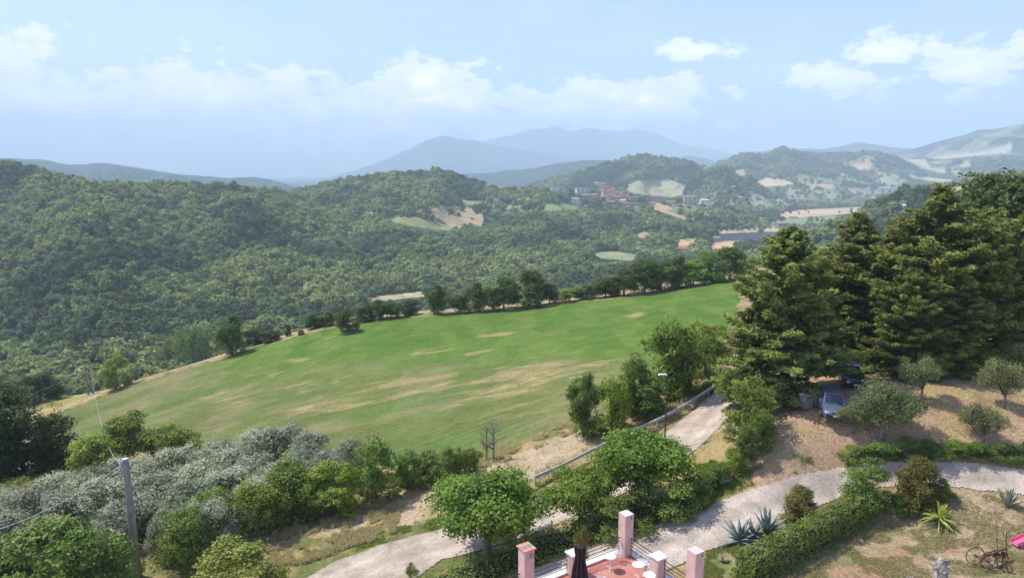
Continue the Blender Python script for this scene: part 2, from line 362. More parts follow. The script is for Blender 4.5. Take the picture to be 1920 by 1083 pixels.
# crop field colours
gr = lerp(col((.084,.160,.022)), col((.120,.185,.034)), sstep(fbm(XX/3, YY/9, 4, 84), .35, .65))
olive = lerp(col((.135,.155,.044)), col((.21,.185,.085)), sstep(nA, .35, .65))
low = sstep(JY+(nC-.5)*70, 640, 735)*sstep(1.0-np.abs(nC-.5), .5, .6)
streak = fbm(XX/14+YY/30, YY/3.5-XX/16, 4, 86)
fieldc = lerp(gr, olive, low*.85)
fieldc = lerp(fieldc, col((.085,.160,.036)), sstep(streak, .52, .72)*sstep(low, .3, .8)*.6)
tan = lerp(col((.36,.29,.12)), col((.30,.22,.12)), sstep(nB, .4, .6))
pm = np.zeros_like(PX)
for cx, cy, rx, ry, s in [(560,675,36,8,1),(935,627,48,6,1),(815,655,50,9,.9),(890,660,40,6,1),(1190,592,26,6,.9),(800,712,110,14,.95),(640,722,110,12,.8),(1010,700,170,28,.95),(900,722,230,26,.8),(560,735,150,20,.6),
        (950,730,140,26,.8),(620,762,110,14,.75),(420,742,60,11,.5),(830,745,90,25,.7),(240,740,40,6,.5),(1040,760,90,30,.5),(1120,605,60,8,.4),(700,700,60,8,.5),(480,700,80,8,.35)]:
    d = np.sqrt(((PX-cx)/rx)**2+((PY-cy+(PX-cx)*.12)/ry)**2)
    pm = np.maximum(pm, s*(1-sstep(d, .3, 1.35)))
pm = sstep(pm*.8+(fbm(XX/6+YY/9, YY/2.2-XX/14, 5, 88, .6)-.5)*2.1, .42, .95)
fieldc = lerp(fieldc, tan, pm*.72)
fieldc *= (.80+.4*fbm(XX/.7, YY/.7, 4, 89, .7))[..., None]
tl = np.abs(((XX*.42-YY*.9)/13.0+.35*fbm(XX/60, YY/60, 2, 95)) % 1-.5)*13.0; fieldc *= (1-.16*np.exp(-((tl-.9)/.28)**2))[..., None]; row_ = np.sin((XX*.42-YY*.9)*4.2+3*fbm(XX/8, YY/8, 2, 96)); fieldc *= (1+.045*row_)[..., None]
edge = ~inpoly(PX, PY, [(x+(8 if i > 14 else 0), y+5 if i < 14 else y-7) for i, (x, y) in enumerate(FIELD)])
fieldc = np.where((edge & (nB > .45))[..., None], tan, fieldc)
roadc = lerp(col((.50,.42,.34)), col((.40,.335,.27)), sstep(fbm(XX/1.5, YY/4, 4, 91), .4, .68))
drivec = lerp(col((.43,.385,.35)), col((.33,.295,.27)), sstep(fbm(XX/2.5+YY*.2, YY/1.2, 4, 92), .38, .66))
def edgefade(c, poly, mask, tint):       # dusty verges of a road
    s = 0.
    cx = sum(p[0] for p in poly)/len(poly)
    return c
allc = np.concatenate([base, np.ones(base.shape[:2]+(1,))], -1)
def quads(mask=None):
    i = np.arange(NY-1)[:, None]*NU+np.arange(NU-1)[None]
    q = np.stack([i, i+1, i+NU+1, i+NU], -1)
    if mask is not None:
        c = mask[:-1, :-1] & mask[1:, :-1] & mask[:-1, 1:] & mask[1:, 1:]; q = q[c]
    return q.reshape(-1, 4)
def sheet(name, mask, colr, m, dz):
    V = np.stack([XX, YY, ZZ+dz], -1).reshape(-1, 3); q = quads(mask) if mask is not None else quads()
    ids, inv = np.unique(q, return_inverse=True); C = np.concatenate([colr, np.ones(colr.shape[:2]+(1,))], -1).reshape(-1, 4)
    me = mesh_np(name, V[ids], inv.reshape(-1, 4), [m], {'Col': ('POINT', 'FLOAT_COLOR', np.clip(C[ids], 0, 1))}, smooth=True)
    return tag(link(name, me), kind='structure')
sheet('ground', None, base, groundmat('soil_and_grass', 5., .42, .6), 0)
sheet('field', fm & (XX < 75), fieldc, groundmat('crop_field', 3., .28, .5, .25), .03)
def cdist(gx, gy, pxs):
    P_ = [G(*p)[:2] for p in pxs]; d = np.full(gx.shape, 1e9)
    for (x1, y1), (x2, y2) in zip(P_[:-1], P_[1:]):
        l2 = (x2-x1)**2+(y2-y1)**2; t = np.clip(((gx-x1)*(x2-x1)+(gy-y1)*(y2-y1))/l2, 0, 1); d = np.minimum(d, np.hypot(gx-x1-t*(x2-x1), gy-y1-t*(y2-y1)))
    return d
def ribbon(name, poly, x0, x1, y0, y1, res, c1, c2, m, dz, jit, cen):
    gx, gy = np.meshgrid(np.arange(x0, x1, res), np.arange(y0, y1, res)); gz = hn(gx, gy); px, py = proj(gx, gy, gz)
    a = fbm(gx/.9, gy/.9, 5, 71, .6)-.5; e = fbm(gx/.9+50, gy/.9, 5, 72, .6)-.5; w = fbm(gx/4, gy/4, 3, 73)-.5
    k = inpoly(px+(a*jit*420+w*300)/gy, py+(e*jit*300+w*200)/gy, poly)
    f1 = fbm(gx/1.6, gy/1.6, 5, 91, .6); f2 = fbm(gx/.35, gy/.35, 3, 94)
    C = lerp(np.array(c1)[None, None], np.array(c2)[None, None], sstep(f1*.7+f2*.3, .38, .66))*(.92+.16*f2)[..., None]
    dc = cdist(gx, gy, cen)+(fbm(gx/2, gy/2, 2, 97)-.5)*.4; tr = np.exp(-((dc-.85)/.32)**2); C = C*(1+.17*tr-.15*np.exp(-(dc/.3)**2)*fbm(gx, gy, 2, 98))[..., None]
    ver = sstep(dc, 1.35, 2.5)*sstep(fbm(gx/.6, gy/.6, 4, 99, .65)+.25*sstep(dc, 1.5, 2.6), .50, .66); C = lerp(C, np.array((.30, .25, .15))[None, None], ver*.75)
    pat = sstep(fbm(gx/.9, gy/.9, 4, 123, .6), .60, .68); C = C*(1-.13*pat)[..., None]; crk = np.abs(fbm(gx/1.7, gy/1.7, 4, 125)-.5); C = C*(1-.22*(1-sstep(crk, 0, .012)))[..., None]
    nx = gx.shape[1]; i = np.arange(gx.shape[0]-1)[:, None]*nx+np.arange(nx-1)[None]; q = np.stack([i, i+1, i+nx+1, i+nx], -1)
    q = q[k[:-1, :-1] & k[1:, :-1] & k[:-1, 1:] & k[1:, 1:]].reshape(-1, 4)
    V = np.stack([gx, gy, gz+dz], -1).reshape(-1, 3); ids, inv = np.unique(q, return_inverse=True)
    C = np.concatenate([C, np.ones(C.shape[:2]+(1,))], -1).reshape(-1, 4)
    me = mesh_np(name, V[ids], inv.reshape(-1, 4), [m], {'Col': ('POINT', 'FLOAT_COLOR', np.clip(C[ids], 0, 1))}, smooth=True)
    return tag(link(name, me), kind='structure')
ribbon('road', ROAD, -14, 28, 32, 70, .09, (.50,.42,.34), (.39,.32,.25), groundmat('white_gravel', 9., .24, .45), .045, 1., [(640,1085),(720,1052),(850,1015),(1000,970),(1080,938),(1160,900),(1240,855),(1300,810),(1345,765),(1392,715)])
ribbon('driveway', DRIVE, -2, 42, 27, 48, .08, (.52,.44,.36), (.40,.34,.275), groundmat('grey_gravel', 8., .25, .45, 1.2), .055, 1., [(1000,1100),(1150,1050),(1280,1005),(1400,955),(1500,922),(1580,902),(1680,890),(1800,890),(1990,912)])

# ------------------------------------------------------------------ far terrain
NU2, NY2 = 900, 870
u2 = np.linspace(-1.02, 1.02, NU2); Y2 = np.concatenate([np.geomspace(150, 3600, 640), np.geomspace(3640, 15800, 230)])
U2, YF = np.meshgrid(u2, Y2); XF = U2*YF; ZF = hf(XF, YF)
bl = sstep(YF, 260, 380); PXF, PYF = proj(XF, YF, ZF)
fn = fbm(XF/40, YF/40, 5, 101); fn2 = fbm(XF/160, YF/160, 4, 102); fn3 = fbm(XF/14, YF/14, 3, 103)
WOOD = lerp(col((.040,.062,.020)), col((.075,.095,.035)), sstep(fn3*.6+fn*.4, .35, .65))
MEAD = lerp(col((.15,.19,.07)), col((.34,.27,.15)), sstep(fbm(XF/90, YF/90, 3, 104), .45, .6))
FIELDS = [  # outline, colour, trees allowed inside
 ([(1172,352),(1182,340),(1215,336),(1250,334),(1285,346),(1280,366),(1240,372),(1185,362)], (.30,.30,.16), 0),
 ([(1220,380),(1238,381),(1262,391),(1292,407),(1285,412),(1258,403),(1222,392)], (.52,.33,.19), 0),
 ([(715,402),(750,406),(800,409),(845,424),(852,433),(800,429),(740,417)], (.24,.24,.10), 0),
 ([(806,385),(860,384),(912,400),(932,418),(905,424),(850,428),(812,405)], (.38,.30,.17), .18),
 ([(1450,403),(1500,393),(1560,390),(1630,387),(1605,400),(1480,409)], (.50,.36,.22), 0),
 ([(1440,410),(1585,404),(1570,424),(1440,425)], (.24,.27,.14), .15),
 ([(1348,430),(1450,425),(1470,433),(1348,438)], (.46,.38,.22), .1),
 ([(1340,439),(1480,434),(1490,448),(1345,452)], (.075,.07,.08), 0),
 ([(1325,455),(1382,451),(1376,465),(1330,467)], (.55,.38,.19), 0),
 ([(1262,452),(1300,445),(1312,450),(1290,461),(1270,463)], (.55,.38,.19), 0),
 ([(1098,474),(1140,470),(1180,474),(1205,482),(1180,488),(1130,485)], (.27,.28,.14), 0),
 ([(690,558),(740,549),(796,547),(802,556),(740,562),(695,565)], (.40,.32,.19), 0),
 ([(1190,434),(1212,434),(1222,443),(1196,447)], (.40,.28,.19), .05),
 ([(985,386),(1040,379),(1090,381),(1088,392),(1020,396)], (.22,.27,.10), .05),
 ([(930,388),(980,384),(985,396),(945,398)], (.36,.29,.15), .1),
 ([(1068,525),(1100,523),(1106,528),(1070,530)], (.42,.38,.27), 0),
 ([(1376,320),(1393,316),(1402,328),(1384,331)], (.34,.34,.16), 0),
 ([(1412,338),(1440,333),(1482,338),(1492,346),(1432,350)], (.48,.38,.24), 0),
 ([(1530,344),(1560,346),(1568,355),(1545,353)], (.48,.36,.22), 0),
 ([(1598,308),(1628,302),(1650,315),(1612,319)], (.46,.36,.24), 0),
 ([(1693,298),(1735,299),(1746,315),(1772,316),(1776,327),(1725,314)], (.44,.36,.26), 0),
 ([(1740,296),(1800,288),(1850,284),(1896,268),(1896,285),(1840,291),(1770,299)], (.44,.38,.26), 0),
 ([(1700,326),(1745,332),(1795,338),(1760,342),(1705,333)], (.40,.34,.22), 0),
 ([(1800,304),(1820,304),(1822,312),(1803,312)], (.48,.36,.24), 0),
 ([(1745,360),(1770,353),(1822,345),(1818,354),(1755,363)], (.30,.31,.15), 0),
 ([(1420,364),(1500,384),(1400,388),(1395,378)], (.32,.31,.18), .25),
 ([(1580,352),(1680,350),(1700,358),(1620,364)], (.34,.32,.20), .2),
 ([(1520,330),(1600,330),(1640,345),(1560,345)], (.20,.24,.12), .2),
 ([(1640,318),(1700,330),(1690,350),(1650,340)], (.26,.27,.15), .1),
 ([(1190,384),(1210,398),(1190,404),(1150,392)], (.2,.22,.12), .4),
 ([(1470,352),(1540,356),(1600,366),(1560,372),(1480,364)], (.26,.27,.15), .35),
 ([(1300,395),(1380,400),(1430,398),(1400,412),(1310,410)], (.2,.22,.12), .5),
 ([(1120,405),(1200,410),(1250,420),(1180,424)], (.2,.23,.11), .5),
 ([(1330,412),(1420,416),(1430,424),(1340,424)], (.30,.28,.16), .3),
 ([(1205,425),(1300,428),(1310,438),(1215,434)], (.25,.25,.13), .4),
 ([(860,372),(985,382),(975,388),(870,383)], (.24,.25,.12), .35),
 ([(1245,395),(1290,380),(1340,402),(1300,412)], (.22,.24,.14), .4),
 ([(1780,318),(1850,322),(1840,334),(1790,330)], (.24,.26,.14), .2),
 ([(230,338),(300,338),(300,350),(235,348)], (.28,.2,.15), .5),
]
landc = WOOD*(1-.5*sstep(YF, 2700, 3500))[..., None]*(1+.5*(fn2-.5))[..., None]  # far woods have no crowns: canopy shadow is painted in by darkening their colour
mead = sstep(fn2+(fn-.5)*.35, .56, .60)*sstep(YF, 1400, 1900)*sstep(U2, .36, .42)     # scattered meadows on the right-hand country
mead = np.maximum(mead, sstep(fbm(XF/330, YF/800, 4, 105), .55, .58)*sstep(YF, 3000, 3400)*sstep(U2, .12, .2)*sstep(PYF, 262, 285)*.8)
landc = lerp(landc, MEAD, mead*(1-sstep(YF, 4200, 5200)))
open_ = sstep(fbm(XF/120, YF/150, 4, 106), .46, .54)*sstep(YF, 1500, 1900)*sstep(U2, .24, .30)*(1-sstep(ZF-H, -75, -30))
landc = lerp(landc, lerp(col((.20,.22,.11)), col((.38,.32,.19)), sstep(fbm(XF/55, YF/80, 3, 107), .42, .6)), open_*.85)
jx = PXF+(fbm(XF/30, YF/30, 3, 110)-.5)*12000/YF*.9; jy = PYF+(fbm(XF/30+9, YF/30, 3, 111)-.5)*3000/YF*.5
treeok = np.ones_like(PXF)
for poly, c, tr in FIELDS:
    k = inpoly(jx, jy, poly) & (YF > 380)
    landc[k] = np.array(c)*(.85+.3*np.where(YF > 1300, fn2, fn3)[k][:, None]); treeok[k] = tr
treeok = np.minimum(treeok, 1-open_*.82)
treeok = np.minimum(treeok, 1-mead*.9)
mf = groundmat('distant_land', .12, .35, .3, .02)
V = np.stack([XF, YF, np.where(YF < 380, ZF-6*(1-bl), ZF)], -1).reshape(-1, 3)
i = np.arange(NY2-1)[:, None]*NU2+np.arange(NU2-1)[None]; q = np.stack([i, i+1, i+NU2+1, i+NU2], -1).reshape(-1, 4)
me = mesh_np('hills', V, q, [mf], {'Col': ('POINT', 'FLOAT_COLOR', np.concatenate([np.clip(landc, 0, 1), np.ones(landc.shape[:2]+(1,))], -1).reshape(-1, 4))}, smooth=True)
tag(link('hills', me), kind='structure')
# what the near ground and nearer hills hide, per column
Tn = (H-ZZ)/YY; nearT = np.array([np.min(np.where(Ys < 260, Tn[:, j], 9)) for j in range(NU)])
nearT2 = np.interp(u2, us, nearT)
TF = (H-ZF)/YF; cum = np.minimum.accumulate(np.concatenate([nearT2[None], TF[:-1]], 0), 0)
def G2(px, py, ymin=250):                # photograph pixel -> point on the far terrain
    Y = np.geomspace(ymin, 15600, 2800); t = float(T(py)); X = (px-CX)/F*(Y*cp+Y*t*sp)
    d = (H-Y*t)-hf(X, Y); k = int(np.argmax(d < 0)) if (d < 0).any() else int(np.argmin(d))
    return Vector((X[k], Y[k], float(hf(X[k], Y[k]))))

# ------------------------------------------------------------------ foliage builders
def rdir(rng, n, up=0.):
    v = rng.normal(size=(n, 3)); v[:, 2] += up; return v/np.linalg.norm(v, axis=1)[:, None]
def leafquads(rng, C, N, L, Wd, T0=None):
    n = len(C); N = N/np.linalg.norm(N, axis=1)[:, None]
    t = rng.normal(size=(n, 3)) if T0 is None else T0+rng.normal(size=(n, 3))*.25
    t -= (t*N).sum(1)[:, None]*N; t /= np.linalg.norm(t, axis=1)[:, None]+1e-9; bb = np.cross(N, t)
    L = (L*rng.uniform(.7, 1.3, n))[:, None]/2; Wd = (Wd*rng.uniform(.7, 1.3, n))[:, None]/2
    V = np.stack([C-t*L, C+bb*Wd+t*L*.1, C+t*L, C-bb*Wd+t*L*.1], 1).reshape(-1, 3)
    return V, np.arange(n*4).reshape(-1, 4)
def foliage(rng, lobes, ncl, nlf, cr, L, Wd, zmin=.1, up=.35, flat=.7, jit=.75):
    Cs = []; Ns = []; Ts = []
    for (x, y, z, rx, rz) in lobes:
        k = max(3, int(ncl*rng.uniform(.8, 1.2))); d = rdir(rng, k, up); r = rng.uniform(.62, 1.05, k)[:, None]
        cc = np.array((x, y, z))+d*r*np.array((rx, rx, rz)); tc = rng.uniform(0, 1, k)
        m = rng.normal(size=(k, nlf, 3))*cr*np.array((1, 1, flat))*rng.uniform(.6, 1.3, (k, 1, 1))
        Cs.append((cc[:, None]+m).reshape(-1, 3)); Ns.append((d[:, None]+rng.normal(size=(k, nlf, 3))*jit+np.array((0, 0, .35))).reshape(-1, 3))
        Ts.append(np.clip(tc[:, None]*.65+rng.uniform(0, .35, (k, nlf)), 0, 1).ravel())
    C = np.concatenate(Cs); N = np.concatenate(Ns); t = np.concatenate(Ts); k = C[:, 2] > zmin
    V, q = leafquads(rng, C[k], N[k], L, Wd); return V, q, t[k]
def fmesh(name, V, q, t, m): return mesh_np(name, V, q, [m], {'tint': ('FACE', 'FLOAT', t)})
def lobes_in(rng, w, h, zlo, n, rl=.26, shape=0):
    out = []; cz = (zlo+h)/2; rh = w/2; rv = (h-zlo)/2
    for k in range(n):
        d = rdir(rng, 1, .25)[0]; s = rng.uniform(.35, .78); r = w*rl*rng.uniform(.7, 1.25)
        z = cz+d[2]*s*rv; f = 1.0
        if shape == 1: f = 1.15-.5*(z-zlo)/(h-zlo)           # narrower at the top
        if shape == 3:                                       # bush: widest low down, foliage to the ground
            ff = rng.uniform(.06, .92)**.9; z = zlo+ff*(h-zlo)-r*.35; pr = math.sqrt(max(.03, 1-((ff-.33)/.69)**2)) if ff > .33 else .88+.12*ff/.33; a_ = rng.uniform(0, 6.283)
            s = math.sqrt(rng.uniform(.12, .8))*pr*.92; d = (math.cos(a_), math.sin(a_), 0)
        if shape == 2: f = .75+.45*(z-zlo)/(h-zlo)           # spreading
        out.append((d[0]*s*rh*f, d[1]*s*rh*f, max(z, zlo+r*.4), r, r*rng.uniform(.75, 1.0)*min(1.4, max(.7, rv/rh))))
    return out
def trunkmesh(rng, name, h0, r0, lobes, m, lean=.0, nb=6, stems=1):
    mb = MB(); lb = sorted(lobes, key=lambda a: rng.random())[:nb]
    for s in range(stems):
        ox = 0 if stems == 1 else rng.uniform(-.25, .25); oy = 0 if stems == 1 else rng.uniform(-.25, .25)
        top = Vector((lean*h0+ox*2, oy*2, h0)); mid = Vector((lean*h0*.3+ox+rng.uniform(-.1, .1)*r0*4, oy, h0*.5))
        mb.tube([(ox, oy, -.3), (ox, oy, .1), mid, top], [r0*1.5, r0*1.1, r0*.85, r0*.7], 8)
        for (x, y, z, rx, rz) in lb[s::stems]:
            e = Vector((x, y, z+rz*.3)); m1 = top.lerp(e, .5)+Vector((rng.uniform(-.15, .15), rng.uniform(-.15, .15), .1+rng.uniform(0, .2)))*rx
            mb.tube([top-Vector((0, 0, .1)), m1, e], [r0*.55, r0*.33, r0*.08], 5)
            for _ in range(3):
                e2 = m1+Vector((rng.uniform(-1, 1), rng.uniform(-1, 1), rng.uniform(.2, 1)))*rx*.9
                mb.tube([m1, e2], [r0*.22, r0*.05], 4)
    return mb.mesh(name, m, True)
BARK = mat('bark', (.16,.125,.09), (.09,.07,.05), 6, .95, bump=.6, stretch=(1, 1, .3))
GREYBARK = mat('grey_bark', (.27,.24,.2), (.15,.13,.11), 6, .95, bump=.6, stretch=(1, 1, .3))
class Plant:                             # one kind of plant: nominal width and height, parts
    def __init__(s, w, h, parts): s.w, s.h, s.parts = w, h, parts
def mk(seed, w, h, zlo, n, rl, ncl, nlf, cr, L, Wd, leaf, bark=BARK, tr=.12, shape=0, up=.35, jit=.55, stems=1, th=None, nb=6, part='crown', flat=.7, extra=0):
    rng = np.random.default_rng(seed); lb = lobes_in(rng, w*.86, h*.97, zlo, n, rl, shape)
    V, q, t = foliage(rng, lb, ncl, nlf, cr, L, Wd, zmin=max(.05, zlo*.8), up=up, jit=jit, flat=flat)
    V[:, 2] = np.minimum(V[:, 2], h*1.04)
    return Plant(w, h, [('trunk', trunkmesh(rng, 'trunk', th or max(.4, zlo+.25*(h-zlo)), tr, lb, bark, rng.uniform(-.1, .1), nb, stems)), (part, fmesh(part, V, q, t, leaf))])
L_OAK = leafmat('oak_leaves', (.030,.050,.014), (.085,.115,.030))
L_YEL = leafmat('yellow_green_leaves', (.062,.090,.018), (.175,.215,.040))
L_DRK = leafmat('dark_green_leaves', (.018,.030,.010), (.052,.072,.022))
L_FIG = leafmat('fig_leaves', (.040,.068,.010), (.150,.200,.034), .28, .5, spec=.25, gain=1.6)
L_MID = leafmat('green_leaves', (.045,.075,.018), (.130,.175,.045))
L_OLS = leafmat('silver_olive_leaves', (.19,.205,.12), (.52,.535,.375), .2, gain=1)
L_OLG = leafmat('olive_leaves', (.085,.10,.045), (.20,.22,.115), .2, gain=1.35)
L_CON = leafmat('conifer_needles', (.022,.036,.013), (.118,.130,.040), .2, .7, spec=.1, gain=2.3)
L_BRU = leafmat('brown_shrub_leaves', (.09,.10,.03), (.20,.15,.055), gain=1.35)
L_HDG = leafmat('hedge_leaves', (.036,.062,.013), (.125,.175,.040), .25, .5, spec=.3, gain=1.9)
L_GLD = leafmat('golden_leaves', (.62,.36,.04), (.88,.55,.09), .45, gain=1)
L_DRG = leafmat('dry_grass_blades', (.52,.44,.26), (.76,.67,.46), .45, gain=1)
L_LIM = leafmat('lime_leaves', (.10,.14,.02), (.28,.33,.06), gain=1)
K = {}
K['oak'] = [mk(s, 8, 8, .2, 24, .19, 24, 20, .30, .30, .19, L_OAK, tr=.2, nb=7, shape=3, up=.45) for s in (1, 2, 3)]
K['big'] = [mk(4, 16, 14, 1.5, 44, .14, 34, 26, .34, .34, .22, leafmat('dusky_oak_leaves', (.024,.040,.014), (.070,.092,.030)), tr=.35, nb=9, shape=3, up=.45)]
K['dark'] = [mk(s, 8, 8, .2, 24, .19, 24, 20, .30, .30, .19, L_DRK, tr=.2, shape=3, up=.45) for s in (11, 12)]
K['yel'] = [mk(s, 6, 6, .15, 22, .18, 24, 20, .22, .24, .14, L_YEL, tr=.14, stems=2, shape=3, up=.45) for s in (21, 22)]
K['mid'] = [mk(s, 6, 6, .15, 22, .18, 24, 20, .22, .24, .14, L_MID, tr=.14, stems=2, shape=3, up=.45) for s in (31, 32, 33)]
K['shrub'] = [mk(s, 3, 2.2, .05, 11, .24, 24, 26, .13, .13, .08, L_MID, tr=.05, stems=3, part='foliage', shape=3, up=.45) for s in (41, 42)]
K['brown'] = [mk(s, 2.4, 2.2, .05, 16, .22, 34, 30, .10, .12, .05, L_BRU, tr=.04, stems=3, part='foliage', jit=.9, shape=3, up=.45) for s in (45,)]
K['fig'] = [mk(s, 8, 5.6, 1.3, 28, .15, 34, 30, .26, .19, .15, L_FIG, GREYBARK, .24, shape=2, th=1.5, nb=9, up=.5, jit=.55) for s in (51, 52)]
K['ols'] = [mk(s, 6, 4.4, .3, 17, .19, 34, 24, .20, .27, .085, L_OLS, GREYBARK, .18, stems=2, jit=.5, up=.6, flat=1.0, shape=3) for s in (61, 62, 63)]
K['olg'] = [mk(s, 4.6, 3.4, .8, 12, .17, 34, 28, .17, .19, .05, L_OLG, GREYBARK, .14, th=.9, jit=.9, up=.4, flat=1.1) for s in (71, 72, 73)]
K['light'] = [mk(s, 5, 6, .1, 18, .16, 22, 20, .2, .20, .12, L_LIM, tr=.1, stems=3, shape=3, up=.45) for s in (75,)]
def conifer(seed, w, h):
    rng = np.random.default_rng(seed); Cs = []; Ns = []; T0 = []; Ts = []; mb = MB()
    lean = rng.uniform(-.3, .3); mb.tube([(0, 0, -.4), (lean*.2, 0, h*.3), (lean, 0, h*.97)], [.34, .26, .03], 8)
    nb = 260
    for i in range(nb):
        f = (i+rng.random())/nb; z = h*(.03+.95*f**.95); a = rng.uniform(0, 2*math.pi)
        prof = min(1, (1-f)*2.0+.06)**.85*(.74+.38*math.sin(f*9+seed)*.35+rng.uniform(-.22, .26))
        Lb = max(.35, w/2*prof); rise = rng.uniform(-.15, .3)+.45*f-.25*max(0, .25-f)*4*.5
        d = np.array((math.cos(a), math.sin(a), 0)); o = np.array((lean*f, 0, z))
        ns = max(3, int(Lb/.30)); sd = np.array((-d[1], d[0], 0)); tb = rng.uniform(0, .5)
        if Lb > 1: mb.tube([o, o+d*Lb*.5+np.array((0, 0, Lb*rise*.35)), o+d*Lb*.93+np.array((0, 0, Lb*rise*.8))], [.07*(1-f)+.02, .04, .01], 4, False)
        for k in range(ns):
            s = (k+.6)/ns
            if s < .3: continue
            wid = Lb*.30*(1.15-s)+.12; c0 = o+d*Lb*s+np.array((0, 0, Lb*rise*s*s))
            m = 15+int(14*s); off = rng.uniform(-1, 1, m); fw = rng.uniform(-.2, .2, m)
            c = c0+sd*(off*wid)[:, None]+d*(fw+.05-np.abs(off)*.15)[:, None]+np.array((0, 0, 1))*(rng.normal(size=m)*.10-np.abs(off)*.08)[:, None]
            tv = d*1.0+sd*(off*.9)[:, None]+np.array((0, 0, .35))+rng.normal(size=(m, 3))*.25
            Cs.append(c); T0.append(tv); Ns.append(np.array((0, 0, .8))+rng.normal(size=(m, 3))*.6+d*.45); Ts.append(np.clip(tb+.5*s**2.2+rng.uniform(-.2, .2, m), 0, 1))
    C = np.concatenate(Cs); V, q = leafquads(rng, C, np.concatenate(Ns), .40, .12, np.concatenate(T0))
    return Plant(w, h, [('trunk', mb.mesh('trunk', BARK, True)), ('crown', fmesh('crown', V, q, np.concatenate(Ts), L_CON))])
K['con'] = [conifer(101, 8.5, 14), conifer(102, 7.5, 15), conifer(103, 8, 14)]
prs = random.Random(5)
def put(kind, g, Wm, Hm, name, label, cat, group=None, v=None, rz=None):
    p = K[kind][prs.randrange(len(K[kind])) if v is None else v % len(K[kind])]
    o = empty(name, g, label, cat, group, prs.uniform(0, 6.28) if rz is None else rz, (Wm/p.w, Wm/p.w, Hm/p.h))
    for nm, me in p.parts: link(nm, me, o)
    return o
def plant(kind, px, pyb, pyt, wpx, name, label, cat='tree', group=None, v=None, dy=0, rz=None):
    g = G(px, pyb) if pyb is not None else None
    if dy: g = Vector((g.x*(1+dy/g.y), g.y+dy, ground(g.x*(1+dy/g.y), g.y+dy)))
    c = g.y*cp-(g.z-H)*sp; Wm = wpx*c/F; Hm = (H-g.y*float(T(pyt)))-g.z
    return put(kind, g, Wm, max(Hm, Wm*.35), name, label, cat, group, v, rz)
ORD = ['leftmost','second','third','fourth','fifth','sixth','seventh','eighth','ninth','tenth','eleventh','twelfth','thirteenth','fourteenth','fifteenth','sixteenth',
       'seventeenth','eighteenth','nineteenth','twentieth','twenty-first','twenty-second','twenty-third','twenty-fourth','twenty-fifth','twenty-sixth','twenty-seventh','twenty-eighth','twenty-ninth','thirtieth']
def nth(i, n):
    if n == 1: return ''
    return 'leftmost' if i == 0 else 'rightmost' if i == n-1 else ORD[i]+' from the left'
def row(specs, kind_name, look, where, cat='tree', group=None, **kw):
    specs = sorted(specs, key=lambda s: s[1])
    for i, s in enumerate(specs):
        plant(*s[:5], kind_name, f'{look} {where}, {nth(i, len(specs))}' if len(specs) > 1 else f'{look} {where}', cat, group, *(s[5:6]), **kw)
# ------------------------------------------------------------------ the air
HZ = MB().box((0, 7900, 520), (40000, 16400, 1380))
hm = bpy.data.materials.new('air'); hm.use_nodes = True; ht = hm.node_tree; ht.nodes.clear()
pv = ht.nodes.new('ShaderNodeVolumePrincipled'); pv.inputs['Density'].default_value = HAZE; pv.inputs['Color'].default_value = (.68, .85, 1., 1)
pv.inputs['Anisotropy'].default_value = .0
ho = ht.nodes.new('ShaderNodeOutputMaterial'); ht.links.new(pv.outputs[0], ho.inputs['Volume'])
tag(HZ.build('haze', hm), kind='stuff', label='pale blue summer haze over the hills')
